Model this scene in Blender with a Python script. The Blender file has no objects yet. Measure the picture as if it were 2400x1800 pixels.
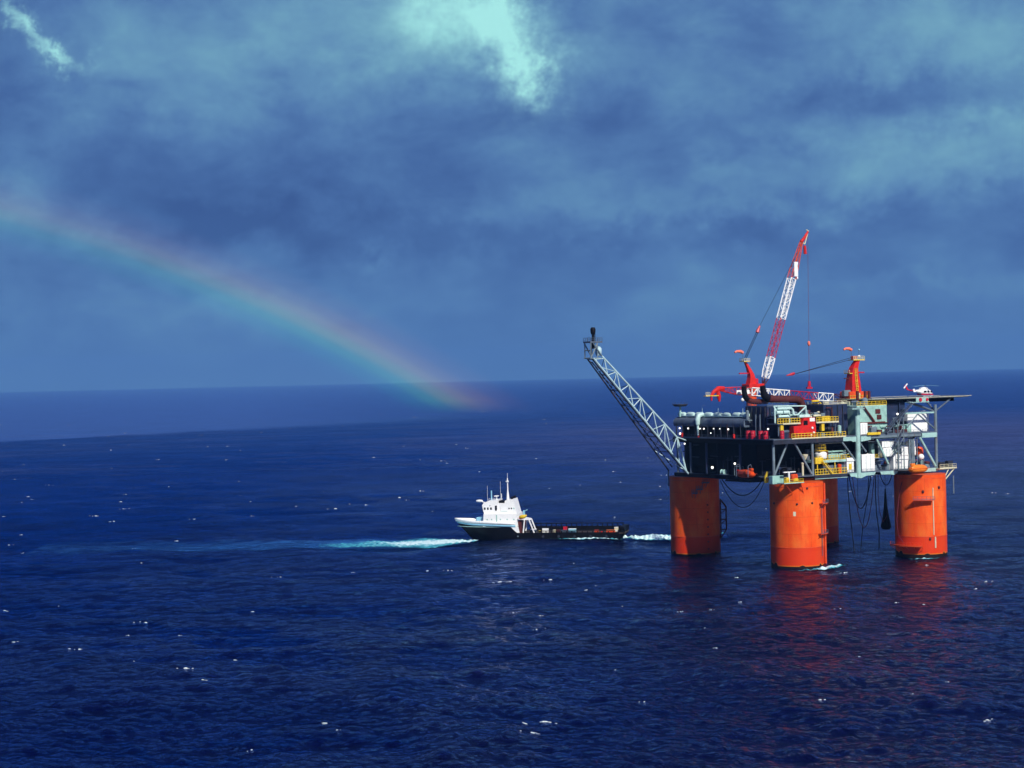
import bpy, math, random
import numpy as np
from mathutils import Vector, Matrix

random.seed(7)
rng = np.random.default_rng(11)
R = math.radians
PI = math.pi
scene = bpy.context.scene
COL = scene.collection


def lin(r, g, b):
    f = lambda c: (c / 255 / 12.92) if c / 255 <= 0.04045 else ((c / 255 + 0.055) / 1.055) ** 2.4
    return (f(r), f(g), f(b))


# ------------------------------------------------------------------ camera
CAM_H = 72.14
PITCH = -0.0041
ROLL = R(1.32)
cam_d = bpy.data.cameras.new('camera')
cam_d.sensor_width = 36.0
cam_d.lens = 63.0
cam_d.clip_start = 1.0
cam_d.clip_end = 120000.0
cam = bpy.data.objects.new('camera', cam_d)
COL.objects.link(cam)
fw = Vector((0, math.cos(PITCH), math.sin(PITCH)))
rt = Vector((1, 0, 0))
up = rt.cross(fw)
cr = rt * math.cos(ROLL) - up * math.sin(ROLL)
cu = up * math.cos(ROLL) + rt * math.sin(ROLL)
cam.matrix_world = Matrix(((cr.x, cu.x, -fw.x, 0), (cr.y, cu.y, -fw.y, 0), (cr.z, cu.z, -fw.z, CAM_H), (0, 0, 0, 1)))
scene.camera = cam

# ------------------------------------------------------------------ light, exposure
scene.view_settings.view_transform = 'Standard'
scene.view_settings.look = 'None'
scene.view_settings.gamma = 1.0
scene.view_settings.use_curve_mapping = False
scene.view_settings.exposure = 0.0
SUN_AZ, SUN_EL = R(26.0), R(40.0)       # sun stands behind the viewer, to the right
sun_dir = Vector((math.sin(SUN_AZ) * math.cos(SUN_EL), -math.cos(SUN_AZ) * math.cos(SUN_EL), math.sin(SUN_EL)))
sl = bpy.data.lights.new('sun', 'SUN')
sl.energy = 5.0
sl.angle = R(0.5)
sl.color = (1.0, 0.95, 0.86)
so = bpy.data.objects.new('sun', sl)
COL.objects.link(so)
so.rotation_euler = sun_dir.to_track_quat('Z', 'Y').to_euler()

# ------------------------------------------------------------------ sky
world = bpy.data.worlds.new('World')
scene.world = world
world.use_nodes = True


class NT:
    """small node-graph helper"""
    def __init__(s, tree):
        s.t = tree
        s.n = tree.nodes
        s.l = tree.links

    def new(s, typ, **kw):
        n = s.n.new(typ)
        for k, v in kw.items():
            setattr(n, k, v)
        return n

    def put(s, sock, val):
        if isinstance(val, bpy.types.NodeSocket):
            s.l.new(val, sock)
        else:
            sock.default_value = val

    def math(s, op, a, b=0.0, c=0.0, clamp=False):
        n = s.new('ShaderNodeMath', operation=op, use_clamp=clamp)
        s.put(n.inputs[0], a); s.put(n.inputs[1], b); s.put(n.inputs[2], c)
        return n.outputs[0]

    def vmath(s, op, a, b=(0, 0, 0)):
        n = s.new('ShaderNodeVectorMath', operation=op)
        s.put(n.inputs[0], a)
        if op == 'SCALE':
            s.put(n.inputs[3], b)
        else:
            s.put(n.inputs[1], b)
        return n.outputs['Value'] if op in ('DOT_PRODUCT', 'LENGTH') else n.outputs['Vector']

    def noise(s, vec, scale, detail=4.0, rough=0.55, dist=0.0, out='Fac'):
        n = s.new('ShaderNodeTexNoise')
        s.put(n.inputs['Vector'], vec)
        n.inputs['Scale'].default_value = scale
        n.inputs['Detail'].default_value = detail
        n.inputs['Roughness'].default_value = rough
        n.inputs['Distortion'].default_value = dist
        return n.outputs[out]

    def ramp(s, fac, stops, interp='LINEAR'):
        n = s.new('ShaderNodeValToRGB')
        n.color_ramp.interpolation = interp
        el = n.color_ramp.elements
        while len(el) < len(stops):
            el.new(0.5)
        for e, (p, c) in zip(el, stops):
            e.position = p
            e.color = (*c, 1.0) if len(c) == 3 else c
        s.put(n.inputs[0], fac)
        return n.outputs[0]

    def mix(s, fac, a, b, typ='MIX', clamp=False):
        n = s.new('ShaderNodeMix', data_type='RGBA', blend_type=typ)
        n.clamp_result = clamp
        s.put(n.inputs[0], fac)
        for sock, v in ((n.inputs[6], a), (n.inputs[7], b)):
            s.put(sock, (*v, 1.0) if isinstance(v, tuple) and len(v) == 3 else v)
        return n.outputs[2]

    def mapping(s, vec, scale=(1, 1, 1), rot=(0, 0, 0), loc=(0, 0, 0)):
        n = s.new('ShaderNodeMapping')
        s.put(n.inputs[0], vec)
        n.inputs['Location'].default_value = loc
        n.inputs['Rotation'].default_value = rot
        n.inputs['Scale'].default_value = scale
        return n.outputs[0]

    def sep(s, vec):
        n = s.new('ShaderNodeSeparateXYZ')
        s.put(n.inputs[0], vec)
        return n.outputs


def build_sky():
    w = NT(world.node_tree)
    w.n.clear()
    out = w.new('ShaderNodeOutputWorld')
    bg = w.new('ShaderNodeBackground')
    bg.inputs['Strength'].default_value = 0.1
    w.l.new(bg.outputs[0], out.inputs[0])
    sky = w.new('ShaderNodeTexSky', sky_type='NISHITA')
    sky.sun_disc = False
    sky.sun_elevation = SUN_EL
    sky.sun_rotation = PI - SUN_AZ
    sky.altitude = 70.0
    tc = w.new('ShaderNodeTexCoord')
    d = tc.outputs['Generated']
    # cloud cover: noise in view direction, stretched along the horizon
    m1 = w.mapping(d, scale=(1.0, 1.0, 2.6), loc=(0.31, 0.0, 0.12))
    n_big = w.noise(m1, 5.5, 3.0, 0.5, 0.25)
    n_mid = w.noise(w.mapping(d, scale=(1, 1, 1.7), loc=(3.1, 1.7, 0.4)), 15.0, 5.0, 0.56, 0.35)
    n_fine = w.noise(w.mapping(d, scale=(1, 1, 1.7), loc=(1.3, 4.7, 2.4)), 46.0, 8.0, 0.66, 0.3)
    z = w.sep(d)[2]
    t = w.math('ADD', w.math('MULTIPLY', n_big, 0.40), w.math('MULTIPLY', n_mid, 0.46))
    t = w.math('ADD', t, w.math('MULTIPLY', w.math('SUBTRACT', n_fine, 0.05), 0.21))
    warp = w.vmath('SUBTRACT', w.noise(w.mapping(d, loc=(7, 2, 5)), 30.0, 6.0, 0.66, 0.0, 'Color'), (0.5, 0.5, 0.5))
    dw = w.vmath('ADD', d, w.vmath('SCALE', warp, 0.065))

    def blob(c, sx, sz, rot=0.0, vec=dw):
        c = Vector(c).normalized()
        ax = Vector((c.y, -c.x, 0)).normalized()
        az = ax.cross(c).normalized()
        a1 = ax * math.cos(rot) + az * math.sin(rot)
        a2 = az * math.cos(rot) - ax * math.sin(rot)
        p = w.vmath('SUBTRACT', vec, tuple(c))
        u_ = w.vmath('DOT_PRODUCT', p, tuple(a1 / sx))
        v_ = w.vmath('DOT_PRODUCT', p, tuple(a2 / sz))
        q = w.math('ADD', w.math('MULTIPLY', u_, u_), w.math('MULTIPLY', v_, v_))
        return w.math('POWER', 2.718, w.math('MULTIPLY', q, -1.0))
    # broad light / dark masses of the overcast
    masses = [((0.150, 0.983, 0.103), 0.11, 0.017, 0.05, 0.14), ((0.262, 0.958, 0.118), 0.07, 0.02, 0.0, 0.20),
              ((0.225, 0.956, 0.182), 0.07, 0.032, 0.0, 0.27), ((-0.045, 0.98, 0.190), 0.09, 0.032, 0.0, 0.27),
              ((-0.18, 0.969, 0.165), 0.045, 0.025, -0.4, 0.10), ((-0.14, 0.985, 0.088), 0.13, 0.013, -0.05, -0.16),
              ((0.09, 0.99, 0.077), 0.16, 0.010, 0.0, -0.10), ((-0.10, 0.98, 0.125), 0.06, 0.03, 0.0, -0.05),
              ((0.22, 0.96, 0.145), 0.10, 0.012, 0.0, -0.08), ((0.07, 0.99, 0.125), 0.05, 0.03, 0.0, -0.04),
              ((0.215, 0.978, 0.046), 0.06, 0.004, 0.03, 0.08), ((-0.2, 0.97, 0.04), 0.16, 0.010, 0.0, 0.09),
              ((-0.21, 0.97, 0.12), 0.09, 0.02, -0.3, -0.07), ((-0.076, 0.995, 0.0635), 0.007, 0.006, 0.5, 0.10)]
    for c, sx, sz, rot, amp in masses:
        t = w.math('ADD', t, w.math('MULTIPLY', blob(c, sx, sz, rot), amp))
    base = w.ramp(t, [(0.27, lin(52, 80, 138)), (0.42, lin(68, 102, 158)), (0.53, lin(82, 121, 172)),
                      (0.66, lin(100, 146, 184)), (0.84, lin(122, 176, 196)), (1.0, lin(150, 222, 220))])
    # pale air just above the sea
    hz = w.math('POWER', 2.718, w.math('MULTIPLY', w.math('MAXIMUM', z, 0.0), -22.0))
    base = w.mix(w.math('MULTIPLY', hz, 0.62), base, lin(92, 138, 190))
    # unseen upper sky, coloured left and right to tint sea reflections and deepen shadows
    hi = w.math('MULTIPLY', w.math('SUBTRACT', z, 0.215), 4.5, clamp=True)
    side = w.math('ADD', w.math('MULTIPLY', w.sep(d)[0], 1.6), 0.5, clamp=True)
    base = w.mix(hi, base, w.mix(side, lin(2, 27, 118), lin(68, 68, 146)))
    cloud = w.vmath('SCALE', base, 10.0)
    # gaps in the cloud
    gaps = None
    for c, sx, sz, rot in [((0.000, 0.984, 0.182), 0.015, 0.026, 0.35), ((0.009, 0.985, 0.166), 0.011, 0.013, 0.3),
                           ((-0.026, 0.983, 0.199), 0.040, 0.016, -0.3), ((-0.2545, 0.948, 0.191), 0.011, 0.0055, -0.75),
                           ((-0.238, 0.955, 0.1775), 0.012, 0.005, -0.5)]:
        b = blob(c, sx, sz, rot)
        gaps = b if gaps is None else w.math('ADD', gaps, b)
    gaps = w.math('MULTIPLY', gaps, w.math('ADD', w.math('MULTIPLY', w.math('ADD', n_fine, n_mid), 1.5), -0.70))
    gaps = w.math('MULTIPLY', gaps, 0.88, clamp=True)
    bright = w.mix(0.06, tuple(10 * c for c in lin(174, 244, 238)), sky.outputs[0])
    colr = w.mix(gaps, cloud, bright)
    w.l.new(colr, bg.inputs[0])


build_sky()


# ------------------------------------------------------------------ materials
def new_mat(name):
    m = bpy.data.materials.new(name)
    m.use_nodes = True
    t = NT(m.node_tree)
    t.n.clear()
    out = t.new('ShaderNodeOutputMaterial')
    b = t.new('ShaderNodeBsdfPrincipled')
    t.l.new(b.outputs[0], out.inputs[0])
    return m, t, b, out


def paint(name, col, rough=0.5, var=0.18, scale=0.6, rust=0.0, rust_col=(0.16, 0.05, 0.02), metallic=0.0, spec=0.4):
    """weathered paint: soft tone patches and vertical streaks of rust"""
    m, t, b, out = new_mat(name)
    tc = t.new('ShaderNodeTexCoord').outputs['Object']
    n1 = t.noise(tc, scale, 5.0, 0.6)
    dark = tuple(c * (1 - var) for c in col)
    lite = tuple(min(1, c * (1 + var * 0.6)) for c in col)
    c = t.ramp(n1, [(0.32, dark), (0.68, lite)])
    if rust > 0:
        n2 = t.noise(t.mapping(tc, scale=(1, 1, 0.16)), scale * 2.6, 5.0, 0.65, 0.3)
        f = t.ramp(n2, [(0.62 - rust * 0.2, (0, 0, 0)), (0.74, (1, 1, 1))])
        c = t.mix(t.math('MULTIPLY', f, 0.75), c, rust_col)
    t.put(b.inputs['Base Color'], c)
    b.inputs['Roughness'].default_value = rough
    b.inputs['Metallic'].default_value = metallic
    b.inputs['Specular IOR Level'].default_value = spec
    return m


M = {}
M['steel'] = paint('pale_grey_green_steel', (0.34, 0.56, 0.52), 0.45, 0.2, 0.4, 0.12)
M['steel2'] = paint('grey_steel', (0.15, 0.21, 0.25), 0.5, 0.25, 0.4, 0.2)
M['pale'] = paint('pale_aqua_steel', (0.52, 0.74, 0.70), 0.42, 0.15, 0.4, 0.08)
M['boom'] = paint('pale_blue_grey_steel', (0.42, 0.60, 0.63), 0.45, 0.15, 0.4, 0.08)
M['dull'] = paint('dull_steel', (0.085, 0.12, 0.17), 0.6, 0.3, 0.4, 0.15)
M['dark'] = paint('dark_steel_and_shade', (0.018, 0.024, 0.042), 0.6, 0.4, 0.4, 0.1)  # near-black steel; on the flare boom it paints in the shaded side
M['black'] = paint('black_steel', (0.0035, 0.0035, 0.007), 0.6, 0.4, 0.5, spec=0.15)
M['navy'] = paint('navy_cladding', (0.014, 0.028, 0.075), 0.5, 0.25, 0.5, 0.1)
M['white'] = paint('white_paint', (0.86, 0.88, 0.86), 0.4, 0.06, 0.5, 0.05)
M['cream'] = paint('cream_paint', (0.62, 0.60, 0.42), 0.5, 0.15, 0.5, 0.1)
M['mint'] = paint('mint_grey_cladding', (0.30, 0.52, 0.46), 0.5, 0.22, 0.5, 0.22, (0.10, 0.06, 0.05))
M['yellow'] = paint('yellow_paint', (0.74, 0.52, 0.03), 0.45, 0.2, 0.7, 0.15)
M['red'] = paint('red_paint', (0.62, 0.018, 0.012), 0.4, 0.2, 0.6, 0.05)
M['crimson'] = paint('crimson_paint', (0.50, 0.012, 0.035), 0.45, 0.2, 0.6, 0.05)
M['redorange'] = paint('red_orange_paint', (0.70, 0.075, 0.012), 0.4, 0.2, 0.6, 0.1)
M['orange'] = paint('lifeboat_orange', (0.85, 0.22, 0.02), 0.35, 0.12, 0.8, 0.0)
M['pink'] = paint('faded_orange_cloth', (0.85, 0.20, 0.12), 0.8, 0.1, 1.0)
M['brown'] = paint('dark_red_brown_lagging', (0.085, 0.012, 0.012), 0.7, 0.35, 0.5, 0.1)
M['hose'] = paint('black_hose', (0.012, 0.016, 0.035), 0.5, 0.3, 1.0)
M['hosered'] = paint('red_hose', (0.22, 0.03, 0.05), 0.5, 0.3, 1.0)
M['glass'] = paint('dark_glass', (0.012, 0.016, 0.022), 0.12, 0.1, 1.0, spec=0.6)
M['hull'] = paint('black_hull', (0.004, 0.004, 0.006), 0.5, 0.4, 0.3, 0.10, (0.035, 0.012, 0.009), spec=0.12)
M['antifoul'] = paint('red_bottom_paint', (0.10, 0.012, 0.010), 0.5, 0.2, 0.5)
M['bluewhite'] = paint('pale_blue_paint', (0.26, 0.56, 0.70), 0.4, 0.12, 0.5)
M['timber'] = paint('weathered_deck', (0.05, 0.04, 0.035), 0.8, 0.3, 0.6)


def lamp_mat():
    m, t, b, out = new_mat('lit_lamp')
    b.inputs['Base Color'].default_value = (0.9, 0.9, 0.85, 1)
    b.inputs['Emission Color'].default_value = (1.0, 0.96, 0.88, 1)
    b.inputs['Emission Strength'].default_value = 1.6
    return m


M['lamp'] = lamp_mat()


def column_mat():
    m, t, b, out = new_mat('orange_column_paint')
    tc = t.new('ShaderNodeTexCoord').outputs['Object']
    x, y, z = t.sep(tc)
    ang = t.math('ARCTAN2', y, x)
    n1 = t.noise(t.mapping(tc, scale=(1, 1, 0.55)), 0.15, 6.0, 0.62)
    c = t.ramp(n1, [(0.3, (0.76, 0.050, 0.005)), (0.5, (0.84, 0.105, 0.012)), (0.70, (0.86, 0.20, 0.034))])
    # repainted rectangular panels
    br = t.new('ShaderNodeTexBrick')
    cmb = t.new('ShaderNodeCombineXYZ')
    t.put(cmb.inputs[0], t.math('MULTIPLY', ang, 9.8)); t.put(cmb.inputs[1], z)
    t.put(br.inputs['Vector'], cmb.outputs[0])
    br.inputs['Scale'].default_value = 1.0
    br.inputs['Brick Width'].default_value = 8.5
    br.inputs['Row Height'].default_value = 6.2
    br.inputs['Mortar Size'].default_value = 0.09
    br.inputs['Color1'].default_value = (1, 1, 1, 1)
    br.inputs['Color2'].default_value = (0.84, 0.70, 0.60, 1)
    br.inputs['Mortar'].default_value = (0.62, 0.5, 0.5, 1)
    c = t.mix(0.5, c, br.outputs[0], 'MULTIPLY')
    # fine vertical run-down streaks
    sv = t.new('ShaderNodeCombineXYZ')
    t.put(sv.inputs[0], t.math('MULTIPLY', ang, 26.0)); t.put(sv.inputs[1], t.math('MULTIPLY', z, 0.16))
    st = t.noise(sv.outputs[0], 0.6, 6.0, 0.7, 0.2)
    c = t.mix(t.math('MULTIPLY', t.ramp(st, [(0.56, (0, 0, 0)), (0.75, (1, 1, 1))]), 0.6), c, (0.40, 0.036, 0.010))
    c = t.mix(t.math('MULTIPLY', t.ramp(st, [(0.24, (1, 1, 1)), (0.36, (0, 0, 0))]), 0.5), c, (0.86, 0.36, 0.10))
    # redder coat of boot topping near the sea
    wob = t.noise(tc, 0.5, 3.0)
    zb = t.math('ADD', z, t.math('MULTIPLY', wob, 0.15))
    f = t.math('LESS_THAN', zb, 7.4)
    c = t.mix(t.math('MULTIPLY', f, 0.85), c, (0.62, 0.034, 0.006))
    # dark band with a ragged top around the waterline
    ng = t.noise(t.mapping(tc, scale=(1, 1, 0.3)), 0.13, 3.0, 0.5)
    gl = t.math('ADD', t.math('MULTIPLY', t.math('MAXIMUM', t.math('SUBTRACT', ng, 0.50), 0.0), 20.0), 0.55)
    fg = t.math('GREATER_THAN', t.math('SUBTRACT', gl, z), 0.0)
    fy = t.math('GREATER_THAN', t.math('SUBTRACT', t.math('ADD', gl, 0.35), z), 0.0)
    c = t.mix(t.math('MULTIPLY', fy, 0.6), c, (0.55, 0.22, 0.02))
    c = t.mix(fg, c, (0.012, 0.008, 0.008))
    t.put(b.inputs['Base Color'], c)
    b.inputs['Roughness'].default_value = 0.5
    b.inputs['Specular IOR Level'].default_value = 0.15
    return m


M['column'] = column_mat()


# ------------------------------------------------------------------ mesh helpers
class MB:
    def __init__(s):
        s.v = []
        s.f = []

    def add(s, vs, fs):
        o = len(s.v)
        s.v += [tuple(v) for v in vs]
        s.f += [tuple(i + o for i in f) for f in fs]
        return s

    def box(s, x0, x1, y0, y1, z0, z1):
        x0, x1 = min(x0, x1), max(x0, x1); y0, y1 = min(y0, y1), max(y0, y1); z0, z1 = min(z0, z1), max(z0, z1)
        return s.add([(x0, y0, z0), (x1, y0, z0), (x1, y1, z0), (x0, y1, z0), (x0, y0, z1), (x1, y0, z1), (x1, y1, z1), (x0, y1, z1)],
                     [(0, 3, 2, 1), (4, 5, 6, 7), (0, 1, 5, 4), (1, 2, 6, 5), (2, 3, 7, 6), (3, 0, 4, 7)])

    def bbox(s, x0, x1, y0, y1, z0, z1, b=0.15):
        """box with chamfered edges (all twelve)"""
        vs, idx = [], {}
        X, Y, Z = (x0, x1), (y0, y1), (z0, z1)
        for i in (0, 1):
            for j in (0, 1):
                for k in (0, 1):
                    sx, sy, sz = (b if i == 0 else -b), (b if j == 0 else -b), (b if k == 0 else -b)
                    idx[i, j, k, 0] = len(vs); vs.append((X[i], Y[j] + sy, Z[k] + sz))
                    idx[i, j, k, 1] = len(vs); vs.append((X[i] + sx, Y[j], Z[k] + sz))
                    idx[i, j, k, 2] = len(vs); vs.append((X[i] + sx, Y[j] + sy, Z[k]))
        fs = []
        for i in (0, 1):
            q = [idx[i, 0, 0, 0], idx[i, 1, 0, 0], idx[i, 1, 1, 0], idx[i, 0, 1, 0]]; fs.append(tuple(q if i else q[::-1]))
            q = [idx[0, i, 0, 1], idx[0, i, 1, 1], idx[1, i, 1, 1], idx[1, i, 0, 1]]; fs.append(tuple(q if i else q[::-1]))
            q = [idx[0, 0, i, 2], idx[1, 0, i, 2], idx[1, 1, i, 2], idx[0, 1, i, 2]]; fs.append(tuple(q if i else q[::-1]))
        for a in (0, 1):
            for c in (0, 1):
                fs.append((idx[a, c, 0, 0], idx[a, c, 1, 0], idx[a, c, 1, 1], idx[a, c, 0, 1]))
                fs.append((idx[a, 0, c, 0], idx[a, 1, c, 0], idx[a, 1, c, 2], idx[a, 0, c, 2]))
                fs.append((idx[0, a, c, 1], idx[1, a, c, 1], idx[1, a, c, 2], idx[0, a, c, 2]))
                for k in (0, 1):
                    fs.append((idx[a, c, k, 0], idx[a, c, k, 1], idx[a, c, k, 2]))
        return s.add(vs, sorted(set(fs), key=fs.index))

    def path(s, pts, r, n=6, caps=True, closed=False):
        """tube along points; r a number or a list"""
        P = [Vector(p) for p in pts]
        rs = r if isinstance(r, (list, tuple)) else [r] * len(P)
        ups = None
        rings = []
        for i, p in enumerate(P):
            a = P[max(i - 1, 0)]; b = P[min(i + 1, len(P) - 1)]
            d = (b - a)
            d = d.normalized() if d.length > 1e-9 else Vector((0, 0, 1))
            if ups is None:
                ups = Vector((0, 0, 1)) if abs(d.z) < 0.9 else Vector((1, 0, 0))
            e1 = (ups - d * ups.dot(d)).normalized()
            ups = e1
            e2 = d.cross(e1)
            rings.append([p + (e1 * math.cos(2 * PI * k / n + PI / n) + e2 * math.sin(2 * PI * k / n + PI / n)) * rs[i] for k in range(n)])
        vs = [q for rg in rings for q in rg]
        fs = []
        for i in range(len(rings) - 1):
            for k in range(n):
                k2 = (k + 1) % n
                fs.append((i * n + k, i * n + k2, (i + 1) * n + k2, (i + 1) * n + k))
        if caps:
            fs.append(tuple(range(n))[::-1])
            fs.append(tuple((len(rings) - 1) * n + k for k in range(n)))
        return s.add(vs, fs)

    def bar(s, p, q, r, n=6):
        return s.path([p, q], r, n)

    def beam(s, p, q, w, h):
        """rectangular beam along p-q, h upright"""
        p, q = Vector(p), Vector(q)
        d = (q - p).normalized()
        side = d.cross(Vector((0, 0, 1)))
        side = side.normalized() if side.length > 1e-6 else Vector((1, 0, 0))
        upv = side.cross(d)
        vs = []
        for c in (p, q):
            for a, b in ((-1, -1), (1, -1), (1, 1), (-1, 1)):
                vs.append(c + side * a * w / 2 + upv * b * h / 2)
        return s.add(vs, [(0, 1, 2, 3), (7, 6, 5, 4), (0, 4, 5, 1), (1, 5, 6, 2), (2, 6, 7, 3), (3, 7, 4, 0)])

    def lathe(s, prof, n=24, c=(0, 0, 0), axis='z', a0=0.0, a1=2 * PI):
        full = abs(a1 - a0 - 2 * PI) < 1e-6
        m = n if full else n + 1
        vs, fs = [], []
        for (r, h) in prof:
            for k in range(m):
                a = a0 + (a1 - a0) * k / n
                x, y, z = r * math.cos(a), r * math.sin(a), h
                if axis == 'x':
                    x, y, z = h, r * math.cos(a), r * math.sin(a)
                elif axis == 'y':
                    x, y, z = r * math.cos(a), h, r * math.sin(a)
                vs.append((x + c[0], y + c[1], z + c[2]))
        for i in range(len(prof) - 1):
            for k in range(n):
                k2 = (k + 1) % m
                fs.append((i * m + k, i * m + k2, (i + 1) * m + k2, (i + 1) * m + k))
        if full:
            if prof[0][0] > 1e-6:
                fs.append(tuple(range(m))[::-1])
            if prof[-1][0] > 1e-6:
                fs.append(tuple((len(prof) - 1) * m + k for k in range(m)))
        return s.add(vs, fs)

    def ball(s, c, r, n=14, sz=(1, 1, 1)):
        pr = [(r * math.sin(PI * i / 9), -r * math.cos(PI * i / 9)) for i in range(10)]
        t = MB().lathe(pr, n)
        return s.add([(v[0] * sz[0] + c[0], v[1] * sz[1] + c[1], v[2] * sz[2] + c[2]) for v in t.v], t.f)

    def prism(s, poly, axis, a, b):
        """polygon (2D) extruded along an axis from a to b. axis y: poly is (x,z); x: (y,z); z: (x,y)"""
        n = len(poly)
        def pt(p, t):
            return {'y': (p[0], t, p[1]), 'x': (t, p[0], p[1]), 'z': (p[0], p[1], t)}[axis]
        vs = [pt(p, a) for p in poly] + [pt(p, b) for p in poly]
        fs = [tuple(range(n)), tuple(range(2 * n - 1, n - 1, -1))]
        fs += [(i, (i + 1) % n, n + (i + 1) % n, n + i) for i in range(n)]
        return s.add(vs, fs)

    def rail(s, pts, h=1.2, r=0.07, step=2.4, kick=True):
        """handrail with posts, two rails and a kick plate"""
        P = [Vector(p) for p in pts]
        for a, b in zip(P, P[1:]):
            L = (b - a).length
            if L < 1e-3:
                continue
            k = max(1, round(L / step))
            for i in range(k + 1):
                q = a.lerp(b, i / k)
                s.bar(q, q + Vector((0, 0, h)), r, 4)
            for f in (0.5, 1.0):
                s.bar(a + Vector((0, 0, h * f)), b + Vector((0, 0, h * f)), r, 4)
            if kick:
                s.beam(a + Vector((0, 0, 0.12)), b + Vector((0, 0, 0.12)), 0.06, 0.22)
        return s

    def stair(s, a, b, w=1.1):
        a, b = Vector(a), Vector(b)
        d = b - a
        side = Vector((d.y, -d.x, 0))
        side = side.normalized() * w / 2 if side.length > 1e-6 else Vector((0, w / 2, 0))
        for sg in (-1, 1):
            s.beam(a + side * sg, b + side * sg, 0.14, 0.34)
            s.bar(a + side * sg + Vector((0, 0, 1.05)), b + side * sg + Vector((0, 0, 1.05)), 0.07, 4)
            k = max(2, int(d.length / 2))
            for i in range(k + 1):
                q = a.lerp(b, i / k) + side * sg
                s.bar(q, q + Vector((0, 0, 1.05)), 0.06, 4)
        n = max(3, int(abs(d.z) / 0.25))
        for i in range(1, n):
            q = a.lerp(b, i / n)
            s.beam(q - side, q + side, 0.28, 0.05)
        return s

    def build(s, name, mat, parent=None, smooth=None):
        me = bpy.data.meshes.new(name)
        me.from_pydata(s.v, [], s.f)
        me.update()
        me.materials.append(M[mat] if isinstance(mat, str) else mat)
        if smooth is not None:
            me.polygons.foreach_set('use_smooth', [True] * len(me.polygons))
            try:
                me.set_sharp_from_angle(angle=R(smooth))
            except Exception:
                pass
        o = bpy.data.objects.new(name, me)
        COL.objects.link(o)
        if parent is not None:
            o.parent = parent
        return o


# platform frame: u along the sunlit face, v away from the viewer, z up
PLAT = Vector((114.37, 704.1, 0.0))
TH = R(31.37)
PU = Vector((math.cos(TH), math.sin(TH), 0))
PV = Vector((-math.sin(TH), math.cos(TH), 0))


def at(u_, v_, z_=0.0):
    return PLAT + PU * u_ + PV * v_ + Vector((0, 0, z_))


def tag(o, label=None, cat=None, group=None, kind=None):
    if label:
        o['label'] = label
    if cat:
        o['category'] = cat
    if group:
        o['group'] = group
    if kind:
        o['kind'] = kind
    return o


def thing(name, label, cat, loc, rz=TH, group=None):
    o = bpy.data.objects.new(name, None)
    o.empty_display_size = 1.0
    COL.objects.link(o)
    o.location = loc
    o.rotation_euler = (0, 0, rz)
    return tag(o, label, cat, group)


def pthing(name, label, cat, u_, v_, z_, rot=0.0, group=None):
    """a thing standing on the platform, placed in platform coordinates"""
    return thing(name, label, cat, at(u_, v_, z_), TH + rot, group)


def place(o, u_, v_, z_, rot=0.0):
    o.location = at(u_, v_, z_)
    o.rotation_euler = (0, 0, TH + rot)
    return o


# ------------------------------------------------------------------ sea
NW = 110
w_len = np.exp(rng.uniform(math.log(2.6), math.log(110.0), NW))
w_dir = R(62) + rng.normal(0, R(62), NW)          # the wind sea runs from the right towards the far left
w_k = 2 * PI / w_len
w_kx, w_ky = w_k * np.cos(w_dir), w_k * np.sin(w_dir)
w_amp = 0.0052 * np.where(w_len < 6.5, w_len, 6.5 + (w_len - 6.5) * 0.30)
w_ph = rng.uniform(0, 2 * PI, NW)


def spacing(r):
    return np.maximum(0.8, r * r / 150000.0)


def wave_h(x, y):
    """height of the sea; waves finer than the mesh there fade out"""
    x = np.asarray(x, float); y = np.asarray(y, float)
    r = np.hypot(x, y)
    sp = spacing(r)
    h = np.zeros_like(x)
    for i in range(NW):
        wt = np.clip(w_len[i] / (2.6 * sp) - 0.5, 0, 1)
        ph = w_kx[i] * x + w_ky[i] * y + w_ph[i]
        c = np.cos(ph)
        h += wt * w_amp[i] * (c + 0.22 * np.cos(2 * ph))
    return h


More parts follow.
